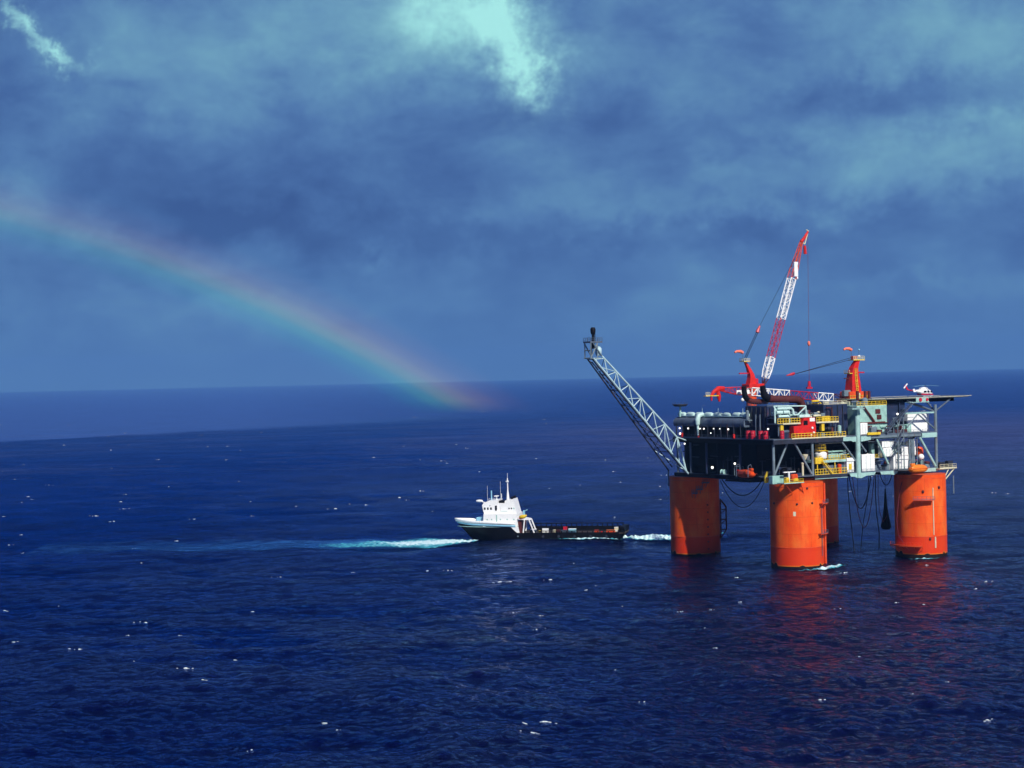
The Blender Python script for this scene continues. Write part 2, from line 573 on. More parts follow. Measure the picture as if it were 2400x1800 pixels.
def water_mat():
    m, t, b, out = new_mat('sea_water')
    tc = t.new('ShaderNodeTexCoord').outputs['Object']
    # gust patches plus a left-right shift of reflected light painted into the colour
    g = t.noise(t.mapping(tc, scale=(0.0035, 0.006, 1), rot=(0, 0, 0.3)), 1.0, 4.0, 0.6)
    x0 = t.math('ADD', t.math('DIVIDE', t.sep(tc)[0], 520.0), 0.42)
    g = t.math('ADD', t.math('MULTIPLY', g, 0.8), t.math('MULTIPLY', t.math('MINIMUM', t.math('MAXIMUM', x0, 0.0), 1.0), 0.5))
    tint = t.ramp(g, [(0.38, (0.04, 0.30, 0.95)), (0.85, (0.80, 0.78, 0.98))])
    c = t.ramp(g, [(0.35, (0.0001, 0.0018, 0.024)), (0.85, (0.0012, 0.0018, 0.016))])
    # paler, rougher water far out to the left, with a ragged edge
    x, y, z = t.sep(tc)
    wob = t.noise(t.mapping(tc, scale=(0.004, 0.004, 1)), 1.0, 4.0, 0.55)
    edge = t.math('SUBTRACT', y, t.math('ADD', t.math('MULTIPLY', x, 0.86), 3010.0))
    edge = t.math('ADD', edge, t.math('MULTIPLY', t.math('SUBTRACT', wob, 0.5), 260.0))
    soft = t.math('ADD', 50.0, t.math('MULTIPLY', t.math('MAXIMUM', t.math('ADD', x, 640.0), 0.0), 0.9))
    pale_zone = t.math('DIVIDE', edge, soft, clamp=True)
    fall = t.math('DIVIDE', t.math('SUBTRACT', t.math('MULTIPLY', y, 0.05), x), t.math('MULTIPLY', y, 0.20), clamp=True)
    pale_zone = t.math('MULTIPLY', pale_zone, fall)
    c = t.mix(t.math('MULTIPLY', pale_zone, 0.85), c, (0.044, 0.082, 0.215))
    # waves too fine for the mesh far out are carried by the roughness
    far = t.math('DIVIDE', t.math('SUBTRACT', t.vmath('LENGTH', tc), 650.0), 1400.0, clamp=True)
    rough = t.math('ADD', 0.085, t.math('ADD', t.math('MULTIPLY', far, 0.32), t.math('MULTIPLY', pale_zone, 0.1)))
    n1 = t.noise(t.mapping(tc, scale=(0.60, 0.42, 0.3), rot=(0, 0, -0.45)), 1.0, 6.0, 0.66, 0.5)
    n2 = t.noise(t.mapping(tc, scale=(0.19, 0.12, 0.1), rot=(0, 0, -0.35)), 1.0, 4.0, 0.6, 0.9)
    bp2 = t.new('ShaderNodeBump')
    bp2.inputs['Strength'].default_value = 0.9
    bp2.inputs['Distance'].default_value = 2.0
    t.put(bp2.inputs['Height'], n2)
    bp = t.new('ShaderNodeBump')
    bp.inputs['Strength'].default_value = 0.9
    bp.inputs['Distance'].default_value = 1.0
    t.put(bp.inputs['Height'], n1)
    gust = t.noise(t.mapping(tc, scale=(0.009, 0.02, 1), rot=(0, 0, 0.5)), 1.0, 4.0, 0.6)
    t.put(bp.inputs['Strength'], t.math('MULTIPLY', t.math('SUBTRACT', gust, 0.2), 2.4, clamp=True))
    t.l.new(bp2.outputs[0], bp.inputs['Normal'])
    off = t.math('DIVIDE', t.math('SUBTRACT', t.vmath('LENGTH', tc), 800.0), 2400.0, clamp=True)
    tint = t.mix(off, tint, (0.16, 0.44, 0.98))  # reflected light painted bluer with distance
    t.n.remove(b)
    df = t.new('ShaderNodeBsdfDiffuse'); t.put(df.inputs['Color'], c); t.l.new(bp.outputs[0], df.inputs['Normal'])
    gl = t.new('ShaderNodeBsdfGlossy'); t.put(gl.inputs['Color'], tint); t.put(gl.inputs['Roughness'], rough); t.l.new(bp.outputs[0], gl.inputs['Normal'])
    fr = t.new('ShaderNodeFresnel'); fr.inputs['IOR'].default_value = 1.333; t.l.new(bp.outputs[0], fr.inputs['Normal'])
    mx = t.new('ShaderNodeMixShader')
    t.put(mx.inputs[0], t.math('MULTIPLY', fr.outputs[0], 0.95))
    t.l.new(df.outputs[0], mx.inputs[1]); t.l.new(gl.outputs[0], mx.inputs[2])
    t.l.new(mx.outputs[0], out.inputs[0])
    return m


def build_sea():
    rs = [30.0]
    while rs[-1] < 32000:
        r = rs[-1]
        if r < 230:
            st = 10.0
        else:
            st = max(0.85, r * r / 150000.0)
        st = min(st, 0.12 * r)
        rs.append(r + st)
    rs = np.array(rs)
    fine = np.linspace(-R(21), R(21), 820)
    a1 = np.linspace(R(21), R(180), 60)[1:]
    ang = np.concatenate([-a1[::-1][1:], fine, a1])         # azimuth from straight ahead, clockwise
    na, nr = len(ang), len(rs)
    AA, RR = np.meshgrid(ang, rs)
    X = RR * np.sin(AA); Y = RR * np.cos(AA)
    Z = wave_h(X.ravel(), Y.ravel()).reshape(X.shape)
    Z *= np.clip((R(60) - np.abs(AA)) / R(30), 0, 1) * np.clip((9000 - RR) / 4000, 0, 1)
    co = np.stack([X, Y, Z], -1).reshape(-1, 3)
    co = np.vstack([co, [[0, 0, 0]]])
    i0 = np.arange((nr - 1) * na).reshape(nr - 1, na)
    j = np.arange(na); j2 = (j + 1) % na
    base = (np.arange(nr - 1) * na)[:, None]
    q = np.stack([base + j, base + na + j, base + na + j2, base + j2], -1).reshape(-1, 4)
    q = q[:, ::-1]
    tri = np.stack([np.full(na, nr * na), j2, j], -1)
    loops = np.concatenate([q.ravel(), tri.ravel()]).astype(np.int32)
    nf = len(q) + len(tri)
    starts = np.concatenate([np.arange(len(q)) * 4, len(q) * 4 + np.arange(len(tri)) * 3]).astype(np.int32)
    me = bpy.data.meshes.new('sea')
    me.vertices.add(len(co)); me.vertices.foreach_set('co', co.astype(np.float32).ravel())
    me.loops.add(len(loops)); me.loops.foreach_set('vertex_index', loops)
    me.polygons.add(nf); me.polygons.foreach_set('loop_start', starts)
    me.polygons.foreach_set('use_smooth', np.ones(nf, bool))
    me.update(calc_edges=True)
    me.validate()
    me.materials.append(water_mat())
    o = bpy.data.objects.new('sea', me)
    COL.objects.link(o)
    tag(o, 'deep blue choppy open sea reaching to the horizon', None, None, 'structure')


build_sea()


def foam_mat():
    m, t, b, out = new_mat('white_foam')
    tc = t.new('ShaderNodeTexCoord').outputs['Object']
    n = t.noise(tc, 1.3, 4.0, 0.65)
    t.put(b.inputs['Base Color'], t.ramp(n, [(0.3, (0.42, 0.55, 0.60)), (0.6, (0.80, 0.86, 0.86))]))
    b.inputs['Roughness'].default_value = 0.9
    return m


M['foam'] = foam_mat()


def foam_patch(mb, cx, cy, w, d, h, rot=0.0):
    """one breaking crest: an irregular domed lump of foam lying on the waves"""
    n = 14
    ph = rng.uniform(0, 6.28, 3)
    rings = []
    for fr in (1.0, 0.62, 0.25):
        ring = []
        for k in range(n):
            a = 2 * PI * k / n
            rr = fr * (1 + 0.30 * math.sin(2 * a + ph[0]) + 0.22 * math.sin(3 * a + ph[1]) + 0.2 * math.sin(5 * a + ph[2]))
            lx, ly = 0.5 * w * rr * math.cos(a), 0.5 * d * rr * math.sin(a)
            ring.append((cx + lx * math.cos(rot) - ly * math.sin(rot), cy + lx * math.sin(rot) + ly * math.cos(rot), h * (1 - fr * fr)))
        rings.append(ring)
    pts = [p for r_ in rings for p in r_] + [(cx, cy, h)]
    hz = wave_h([p[0] for p in pts], [p[1] for p in pts])
    vs = [(p[0], p[1], float(z) + 0.02 + p[2] * (0.6 + 0.6 * rng.random())) for p, z in zip(pts, hz)]
    vs = [(v[0], v[1], v[2] - (0.35 if i < n else 0)) for i, v in enumerate(vs)]
    fs = []
    for r_ in range(2):
        for k in range(n):
            k2 = (k + 1) % n
            fs.append((r_ * n + k, r_ * n + k2, (r_ + 1) * n + k2, (r_ + 1) * n + k))
    for k in range(n):
        fs.append((2 * n + k, 2 * n + (k + 1) % n, 3 * n))
    mb.add(vs, fs)


def whitecaps():
    mb = MB()
    def cap(x, y, s):
        r = math.hypot(x, y)
        w = s * rng.uniform(1.0, 2.2)
        rot = rng.normal(0.05, 0.22)
        foam_patch(mb, x, y, w, w * rng.uniform(0.2, 0.4), s * rng.uniform(0.14, 0.32), rot)
        for _ in range(rng.integers(1, 4)):
            dx = rng.normal(0, 1.3) * w; dy = rng.normal(0, 0.5) * w
            foam_patch(mb, x + dx, y + dy, w * rng.uniform(0.4, 1.1), w * rng.uniform(0.08, 0.16), s * rng.uniform(0.03, 0.10), rot + rng.normal(0, 0.3))
    big = [(5, 371, 1.5), (-6, 629, 1.4), (95, 364, 1.1), (12, 633, 1.2), (-113, 545, 0.9), (-74, 468, 1.0), (-41, 377, 0.9), (-84, 452, 1.1),
           (-100, 466, 0.9), (-120, 490, 0.9), (31, 650, 0.8), (70, 560, 0.9), (52, 470, 0.8), (79, 640, 1.0), (115, 628, 0.7), (150, 655, 0.8),
           (-145, 985, 1.3), (-101, 1010, 1.6), (-127, 1040, 1.0), (-172, 960, 1.1), (-246, 1120, 2.2), (-215, 960, 1.2), (-206, 1340, 1.8), (-70, 1090, 2.0),
           (150, 980, 1.4), (198, 1060, 1.3), (215, 1010, 1.0), (180, 1240, 1.2)]
    for x, y, s in big:
        cap(x, y, s * 0.7)
    for _ in range(230):
        r = math.exp(rng.uniform(math.log(520), math.log(4200)))
        a = rng.uniform(-R(20), R(20))
        x, y = r * math.sin(a), r * math.cos(a)
        if 30 < x < 230 and 600 < y < 830:
            continue
        if -45 < x < 70 and 730 < y < 830:
            continue
        cap(x, y, rng.uniform(0.25, 0.7) * (r / 700) ** 0.45)
    for _ in range(24):
        r = rng.uniform(340, 620); a = rng.uniform(-R(18), R(18))
        cap(r * math.sin(a), r * math.cos(a), rng.uniform(0.25, 0.6))
    o = mb.build('whitecaps', 'foam')
    tag(o, 'small white breaking wave crests scattered over the dark blue sea', 'foam', None, 'stuff')


whitecaps()


def wake_mat(name, foam_thr, tint=(0.05, 0.30, 0.48), alpha=0.85, foam_amt=1.0, sc=0.16):
    m, t, b, out = new_mat(name)
    at_ = t.new('ShaderNodeAttribute', attribute_name='fade')
    fade = at_.outputs['Fac']
    tc = t.new('ShaderNodeTexCoord').outputs['Object']
    n = t.noise(t.mapping(tc, scale=(0.55, 1.5, 0.4)), sc, 6.0, 0.66, 0.5)
    n2 = t.noise(t.mapping(tc, scale=(0.5, 1.3, 0.5)), sc * 5, 4.0, 0.6, 0.3)
    k = t.math('ADD', t.math('MULTIPLY', n, 0.65), t.math('MULTIPLY', n2, 0.35))
    k = t.math('ADD', k, t.math('MULTIPLY', t.math('SUBTRACT', fade, 0.5), 0.62))
    f = t.ramp(k, [(foam_thr, (0, 0, 0)), (foam_thr + 0.16, (1, 1, 1))])
    t.put(b.inputs['Base Color'], t.mix(t.math('MULTIPLY', f, foam_amt), tint, (0.62, 0.86, 0.88)))
    b.inputs['Roughness'].default_value = 0.7
    aa = t.ramp(k, [(0.36, (0, 0, 0)), (0.70, (1, 1, 1))])
    t.put(b.inputs['Alpha'], t.math('MULTIPLY', t.math('MULTIPLY', aa, alpha), t.math('MINIMUM', t.math('MULTIPLY', fade, 2.5), 1.0)))
    return m


def wake(name, label, pts, widths, strength, mat, lift=0.25, swell=0.0, nx=120, ny=24):
    """a strip of foaming water draped over the waves along a line"""
    P = [Vector((p[0], p[1], 0)) for p in pts]
    cum = [0.0]
    for a, b_ in zip(P, P[1:]):
        cum.append(cum[-1] + (b_ - a).length)
    vs, fd = [], []
    for i in range(nx + 1):
        s = cum[-1] * i / nx
        xs = float(np.interp(s, cum, [p.x for p in P])); ys = float(np.interp(s, cum, [p.y for p in P]))
        w = float(np.interp(s, cum, widths)); st = float(np.interp(s, cum, strength))
        for j in range(ny + 1):
            q = 2 * j / ny - 1
            vs.append((xs, ys + q * w * 0.5))
            fd.append(max(0.0, st * (1 - q * q)))
    hz = wave_h([v[0] for v in vs], [v[1] for v in vs])
    fx_ = rng.uniform(0.3, 3.2, (2, 9)) * rng.choice([-1, 1], (2, 9)); fp_ = rng.uniform(0, 6.28, 9)
    va = np.array(vs)
    lump = 0.5 + 0.28 * np.sin(va[:, :1] * fx_[0] + va[:, 1:2] * fx_[1] * 0.7 + fp_).sum(1) / 2.2
    lump = np.clip(lump, 0.05, 1.2)
    co = [(v[0], v[1], float(h) + lift + swell * f * l) for v, h, f, l in zip(vs, hz, fd, lump)]
    m = ny + 1
    fs = [(i * m + j, (i + 1) * m + j, (i + 1) * m + j + 1, i * m + j + 1) for i in range(nx) for j in range(ny)]
    mb = MB().add(co, fs)
    o = mb.build(name, mat, None, 60)
    a = o.data.attributes.new('fade', 'FLOAT', 'POINT')
    a.data.foreach_set('value', fd)
    tag(o, label, 'foam', None, 'stuff')
    return o


wm_long = wake_mat('aerated_water', 0.74, (0.005, 0.10, 0.36), 0.8, 0.85)
wm_foam = wake_mat('churned_foam', 0.58, (0.07, 0.50, 0.62), 1.0, 1.0)
# ------------------------------------------------------------------ oil platform
plat = pthing('oil_platform', 'offshore oil platform on four thick orange columns with crowded steel decks', 'oil platform', 0, 0, 0)
RAD = 9.83
ZTOP, ZLOW, ZMAIN = 31.0, 33.0, 47.0
FRONT, BACK, LEFT, RIGHT = -32.0, 29.0, -42.0, 39.5


def cyl_pt(cu_, cv_, ang, r, z):
    return (cu_ + r * math.cos(ang), cv_ + r * math.sin(ang), z)


def arc_walk(parent, a0, a1, z, depth=1.7, rail='dull', floor='redorange'):
    """a curved walkway clamped round a column, with brackets and handrail"""
    n = max(3, int((a1 - a0) / 0.12))
    r0, r1 = RAD - 0.05, RAD + depth
    mb = MB()
    A = [a0 + (a1 - a0) * i / n for i in range(n + 1)]
    vs = []
    for a in A:
        for r, zz in ((r0, z - 0.3), (r1, z - 0.3), (r1, z), (r0, z)):
            vs.append((r * math.cos(a), r * math.sin(a), zz))
    fs = []
    for i in range(n):
        for k in range(4):
            k2 = (k + 1) % 4
            fs.append((i * 4 + k, i * 4 + k2, (i + 1) * 4 + k2, (i + 1) * 4 + k))
    fs += [(3, 2, 1, 0), (n * 4, n * 4 + 1, n * 4 + 2, n * 4 + 3)]
    mb.add(vs, fs)
    for i in range(0, n + 1, 2):
        a = A[i]
        mb.prism([(0, 0), (depth, 0), (0, -1.6)], 'y', -0.08, 0.08) if False else None
        p = Vector((r1 * math.cos(a), r1 * math.sin(a), z - 0.3)); q = Vector((r0 * math.cos(a), r0 * math.sin(a), z - 2.0))
        mb.bar(p, q, 0.12, 4)
    w = mb.build('walkway', floor, parent)
    rl = MB()
    pts = [(r1 * math.cos(a), r1 * math.sin(a), z) for a in A]
    rl.rail(pts, 1.25, 0.07, 1.5)
    rl.build('railing', rail, parent)
    return w


def make_column(cu_, cv_, face, which):
    prof = [(RAD, -6.0)]
    for z in (0.0, 7.5, 15.0, 22.5, ZTOP - 0.6):
        prof.append((RAD, z))
    prof += [(RAD, ZTOP), (0.0, ZTOP)]
    c = MB().lathe(prof, 72).build('column', 'column', plat, 40)
    c.location = (cu_, cv_, 0)
    # weld rings stand a hand proud of the shell
    for z in (7.4, 29.6):
        MB().lathe([(RAD - 0.05, z - 0.14), (RAD + 0.10, z - 0.14), (RAD + 0.10, z + 0.14), (RAD - 0.05, z + 0.14)], 72).build('ring_stiffener', 'redorange', c, 40)
    return c


camdir = math.atan2(-0.753, -0.657)     # bearing of the viewer seen from the columns
colL = make_column(-31, 31, camdir, 'L')
colF = make_column(-31, -31, camdir, 'F')
colR = make_column(31, -31, camdir, 'R')
colB = make_column(31, 31, camdir, 'B')

# front column: lamps pads, boat landings, caisson pipe on its shaded side
arc_walk(colF, camdir + 0.98, camdir + 1.55, 23.3)
arc_walk(colF, camdir + 0.88, camdir + 1.35, 12.3)
mb = MB()
mb.path([cyl_pt(0, 0, camdir + 1.42, RAD + 0.45, z) for z in (-3, 8, 16, 30.5)], 0.42, 10)
for z in (4, 10, 16, 22, 28):
    mb.beam(cyl_pt(0, 0, camdir + 1.42, RAD - 0.1, z), cyl_pt(0, 0, camdir + 1.42, RAD + 0.8, z), 0.3, 0.3)
mb.build('caisson_pipe', 'redorange', colF, 40)
lad = MB()
for da in (-0.035, 0.035):
    lad.path([cyl_pt(0, 0, camdir + 1.12 + da, RAD + 0.25, z) for z in (4, 23)], 0.07, 4)
for i in range(32):
    z = 4.3 + i * 0.6
    lad.bar(cyl_pt(0, 0, camdir + 1.085, RAD + 0.25, z), cyl_pt(0, 0, camdir + 1.155, RAD + 0.25, z), 0.05, 4)
lad.build('ladder', 'dull', colF)
for da, z in ((-0.95, 23.5), (0.03, 23.4), (0.62, 23.6), (0.42, 29.0)):
    MB().ball(cyl_pt(0, 0, camdir + da, RAD + 0.05, z), 0.42, 10).build('lifting_lug', 'brown', colF, 60)
for da, z0, h_, w_ in ((-0.07, 19.0, 1.6, 0.05),):
    v_ = []
    a0, a1 = camdir + da - w_, camdir + da + w_
    MB().prism([cyl_pt(0, 0, a0, RAD - 0.1, 0)[:2], cyl_pt(0, 0, a1, RAD - 0.1, 0)[:2], cyl_pt(0, 0, a1, RAD + 0.03, 0)[:2], cyl_pt(0, 0, a0, RAD + 0.03, 0)[:2]], 'z', z0, z0 + h_).build('marker_plate', 'cream', colF)

# right-hand column: broad walkway with grey handrail, low boat landing
arc_walk(colR, camdir - 0.27, camdir + 0.42, 21.6, 2.3)
arc_walk(colR, camdir - 1.25, camdir - 0.02, 4.0, 2.6, 'redorange')
for da, z in ((0.06, 24.6), (0.30, 6.5), (0.75, 26.0)):
    MB().ball(cyl_pt(0, 0, camdir + da, RAD + 0.05, z), 0.5, 10, (1, 1, 1.3)).build('lifting_lug', 'brown', colR, 60)
a = camdir + 0.52
MB().path([cyl_pt(0, 0, a, RAD + 0.05, z) for z in (3.0, 7.2)], 0.32, 8).build('draught_marker', 'cream', colR, 40)
MB().path([cyl_pt(0, 0, camdir + 0.46, RAD + 0.06, z) for z in (8, 16, 22, 26)], 0.22, 8).build('vent_pipe', 'cream', colR, 40)

# left-hand column: lattice fender down its far side, small platforms stepping up
fd = MB()
for dr in (0.4, 2.6):
    fd.path([cyl_pt(0, 0, camdir + 1.45, RAD + (dr if 9 < z < 19 else 0.3), z) for z in (6, 9.5, 14, 18.5, 21.5)], 0.22, 5)
    fd.path([cyl_pt(0, 0, camdir + 1.65, RAD + (dr if 9 < z < 19 else 0.3), z) for z in (6, 9.5, 14, 18.5, 21.5)], 0.22, 5)
for i, z in enumerate((9.5, 11.5, 13.5, 15.5, 17.5)):
    for aa in (1.45, 1.65):
        fd.bar(cyl_pt(0, 0, camdir + aa, RAD + 0.2, z), cyl_pt(0, 0, camdir + aa, RAD + 2.6, z + (2 if i % 2 else 0)), 0.16, 4)
    fd.bar(cyl_pt(0, 0, camdir + 1.45, RAD + 2.6, z), cyl_pt(0, 0, camdir + 1.65, RAD + 2.6, z + 1), 0.16, 4)
fd.build('boat_fender', 'brown', colL)
arc_walk(colL, camdir + 0.36, camdir + 0.60, 28.8, 1.8, 'dull', 'dull')
arc_walk(colL, camdir + 0.14, camdir + 0.36, 26.3, 1.8, 'dull', 'dull')
arc_walk(colL, camdir - 0.02, camdir + 0.18, 24.8, 1.8, 'dull', 'dull')
for i in range(7):
    MB().ball(cyl_pt(0, 0, camdir + 0.60, RAD + 0.05, 2.5 + i * 2.9), 0.34, 8).build('anode', 'brown', colL, 60)
mb = MB()
mb.path([cyl_pt(0, 0, camdir - 1.5, RAD + 0.35, z) for z in (27, 33)], 0.3, 6)
mb.build('vent_pipe', 'steel2', colL)

# pontoons join the columns under water
mb = MB()
for a_, b_ in (((-31, 31), (-31, -31)), ((-31, -31), (31, -31)), ((31, -31), (31, 31)), ((31, 31), (-31, 31))):
    mb.beam((*a_, -14), (*b_, -14), 8, 7)
mb.build('pontoon', 'redorange', plat)

# ---- lower deck
low = MB()
low.box(LEFT, RIGHT, FRONT, BACK, ZLOW - 0.35, ZLOW)
ld = low.build('lower_deck', 'dull', plat)
gd = MB()
for v_ in (-24, -12, 0, 12, 24):
    gd.box(LEFT + 0.4, RIGHT - 0.4, v_ - 0.4, v_ + 0.4, ZLOW - 1.55, ZLOW - 0.36)
for u_ in (-30, -15, 0, 15, 30):
    gd.box(u_ - 0.4, u_ + 0.4, FRONT + 0.6, BACK - 0.6, ZLOW - 1.75, ZLOW - 0.37)
gd.build('girder', 'black', ld)
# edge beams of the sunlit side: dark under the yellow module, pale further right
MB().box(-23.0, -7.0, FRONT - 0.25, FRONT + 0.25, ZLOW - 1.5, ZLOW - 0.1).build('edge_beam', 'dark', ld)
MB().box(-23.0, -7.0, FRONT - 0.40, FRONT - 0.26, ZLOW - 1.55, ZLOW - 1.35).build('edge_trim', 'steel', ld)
mb = MB()
mb.prism([(-6.0, ZLOW - 0.2), (7.2, ZLOW - 0.2), (6.4, ZLOW - 1.3), (2.4, ZLOW - 1.4), (0.0, ZLOW - 2.2), (-2.0, ZLOW - 2.2), (-3.4, ZLOW - 1.5), (-5.4, ZLOW - 1.4)], 'y', FRONT - 0.3, FRONT + 0.2)
mb.build('haunched_beam', 'steel', ld)
mb = MB()
mb.prism([(9.4, ZLOW - 0.2), (18.6, ZLOW - 0.2), (18.2, ZLOW - 0.9), (16.8, ZLOW - 1.8), (14.6, ZLOW - 1.5), (10.0, ZLOW - 1.3)], 'y', FRONT - 0.3, FRONT + 0.2)
mb.build('haunched_beam', 'steel', ld)
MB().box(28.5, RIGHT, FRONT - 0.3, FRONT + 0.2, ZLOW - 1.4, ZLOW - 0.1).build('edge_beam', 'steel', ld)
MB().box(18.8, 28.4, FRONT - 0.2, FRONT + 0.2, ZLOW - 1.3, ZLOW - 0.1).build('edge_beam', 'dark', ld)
MB().box(LEFT - 0.2, LEFT + 0.2, FRONT + 8, BACK, ZLOW - 1.6, ZLOW - 0.1).build('edge_beam', 'black', ld)
MB().rail([(-6.6, FRONT, ZLOW), (RIGHT, FRONT, ZLOW)], 1.15, 0.05).build('railing', 'dull', ld)
MB().rail([(LEFT, FRONT + 9, ZLOW), (LEFT, 17, ZLOW)], 1.15, 0.05).build('railing', 'black', ld)
# dropped work platform slung under the left side
mb = MB()
mb.box(LEFT - 0.5, LEFT + 6, -18.5, -3.5, ZLOW - 2.3, ZLOW - 1.8)
for v_ in (-18, -11, -4):
    mb.box(LEFT - 0.3, LEFT - 0.1, v_ - 0.1, v_ + 0.1, ZLOW - 1.8, ZLOW - 0.36)
mb.build('hanging_platform', 'black', ld)

# ---- main deck
md = MB().box(LEFT - 0.6, RIGHT, FRONT - 0.6, BACK, ZMAIN - 0.35, ZMAIN).build('main_deck', 'dull', plat)
gd = MB()
for v_ in (-25, -14, -3, 8, 19):
    gd.box(LEFT + 0.5, RIGHT - 0.5, v_ - 0.4, v_ + 0.4, ZMAIN - 2.0, ZMAIN - 0.36)
for u_ in (-32, -12, 8, 28):
    gd.box(u_ - 0.4, u_ + 0.4, FRONT + 0.5, BACK - 0.5, ZMAIN - 2.2, ZMAIN - 0.37)
gd.build('girder', 'black', md)
MB().box(LEFT - 0.6, -9.0, FRONT - 0.55, FRONT - 0.1, ZMAIN - 1.9, ZMAIN - 0.36).build('edge_beam', 'dark', md)
mb = MB()
mb.prism([(-9.0, ZMAIN - 0.4), (-2.6, ZMAIN - 0.4), (-2.6, ZMAIN - 2.3), (-4.2, ZMAIN - 2.3), (-5.0, ZMAIN - 1.9), (-9.0, ZMAIN - 1.9)], 'y', FRONT - 0.6, FRONT - 0.1)
mb.prism([(-0.2, ZMAIN - 0.4), (4.8, ZMAIN - 0.4), (4.8, ZMAIN - 1.9), (-0.2, ZMAIN - 2.4)], 'y', FRONT - 0.6, FRONT - 0.1)
mb.build('haunched_beam', 'steel', md)
MB().box(5.0, 30.8, FRONT - 0.5, FRONT - 0.1, ZMAIN - 1.4, ZMAIN - 0.36).build('edge_beam', 'steel2', md)
MB().box(31.2, RIGHT - 0.4, FRONT - 0.62, FRONT - 0.1, ZMAIN - 2.1, ZMAIN - 0.30).build('edge_beam', 'steel', md)
MB().box(LEFT - 0.65, LEFT - 0.2, FRONT + 0.2, BACK, ZMAIN - 2.0, ZMAIN - 0.4).build('edge_beam', 'black', md)
MB().rail([(-33.8, FRONT - 0.4, ZMAIN), (-7.6, FRONT - 0.4, ZMAIN)], 1.7, 0.13, 1.5).build('railing', 'yellow', md)
MB().box(-33.8, -7.6, FRONT - 0.72, FRONT - 0.62, ZMAIN - 0.3, ZMAIN + 0.12).build('toe_board', 'cream', md)
MB().rail([(RIGHT, FRONT, ZMAIN), (5.4, FRONT, ZMAIN)], 1.15, 0.06).build('railing', 'dull', md)
MB().rail([(LEFT - 0.4, FRONT + 2, ZMAIN), (LEFT - 0.4, BACK, ZMAIN)], 1.15, 0.06).build('railing', 'dull', md)

# ---- posts and braces
def post(u_, v_, z0, z1, r, mat='steel2', par=plat):
    return MB().lathe([(r, z0), (r, z1)], 14, (u_, v_, 0)).build('post', mat, par, 40)


def brace(p, q, r, mat='steel2'):
    return MB().bar(p, q, r, 10).build('brace', mat, plat, 40)


post(-41.3, FRONT + 1.2, ZLOW, ZMAIN - 0.4, 0.55)
post(-23.3, FRONT + 0.5, ZLOW - 0.1, ZMAIN - 0.4, 0.5)
post(-1.4, FRONT - 0.1, ZLOW - 2.0, 54.2, 0.98, 'steel')
post(39.3, FRONT + 0.2, ZLOW, 57.5, 0.6)
post(19.8, FRONT + 0.6, ZLOW, ZMAIN - 0.4, 0.3)
for v_ in (9.0, -11.6):
    post(LEFT + 0.6, v_, ZLOW, ZMAIN - 0.4, 0.5, 'navy')
post(LEFT + 0.8, 19.4, ZLOW, ZMAIN - 0.4, 0.42, 'dull')
post(LEFT + 0.8, 27.8, ZLOW, ZMAIN - 0.4, 0.5, 'dull')
post(38.8, 27.5, ZLOW, 57.5, 0.5)
brace((-34.2, FRONT + 1.6, 45.4), (-40.8, FRONT + 1.6, 33.6), 0.42)
brace((-31.5, FRONT + 1.0, 45.4), (-24.0, FRONT + 0.4, 33.6), 0.42)
brace((-9.2, FRONT + 0.2, 45.0), (-2.0, FRONT + 0.2, 37.0), 0.36)
brace((-0.4, FRONT + 0.4, 44.6), (3.2, FRONT + 0.4, 40.6), 0.34)
brace((8.4, FRONT + 0.2, 45.2), (14.0, FRONT + 0.2, 35.6), 0.42, 'steel')
brace((30.6, FRONT + 0.1, 45.0), (38.6, FRONT + 0.1, 33.6), 0.52, 'steel')
brace((30.3, FRONT + 0.5, 54.1), (24.6, FRONT + 0.5, 49.2), 0.26)
brace((30.3, FRONT + 0.5, 54.1), (39.2, FRONT + 0.5, 48.0), 0.30)
MB().beam((23.6, FRONT + 0.5, 54.5), (39.3, FRONT + 0.5, 54.5), 0.6, 0.6).build('top_beam', 'steel', plat)
MB().box(20.5, 23.0, -17, -14, ZLOW, ZMAIN - 0.4).build('stair_shaft', 'dull', plat)

# ---- dark process levels inside the decks
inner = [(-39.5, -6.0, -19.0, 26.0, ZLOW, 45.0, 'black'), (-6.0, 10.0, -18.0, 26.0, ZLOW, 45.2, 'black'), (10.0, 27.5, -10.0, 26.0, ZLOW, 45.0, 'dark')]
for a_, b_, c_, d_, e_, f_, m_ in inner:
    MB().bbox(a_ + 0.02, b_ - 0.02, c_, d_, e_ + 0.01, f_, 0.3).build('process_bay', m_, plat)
for i in range(34):
    mb = MB()
    u_ = random.uniform(-40, 26); z = random.uniform(34, 44); l_ = random.uniform(2, 7)
    v_ = -19.3 - random.uniform(0, 1.6) if u_ < 9 else -10.6 - random.uniform(0, 4)
    if random.random() < 0.5:
        mb.bar((u_, v_, z), (min(u_ + l_, 27), v_, z), random.uniform(0.1, 0.3), 6)
    else:
        mb.bar((u_, v_, ZLOW), (u_, v_, z + 2), random.uniform(0.1, 0.3), 6)
    mb.build('process_pipe', 'dark', plat)
for i in range(24):
    mb = MB()
    v_ = random.uniform(-16, 24); z = random.uniform(34, 45)
    if random.random() < 0.5:
        mb.bar((-40.2 - random.random(), v_, z), (-40.2 - random.random(), v_ + random.uniform(2, 6), z), random.uniform(0.1, 0.25), 6)
    else:
        mb.bar((-40.6, v_, ZLOW), (-40.6, v_, z), random.uniform(0.1, 0.3), 6)
    mb.build('process_pipe', 'dark', plat)

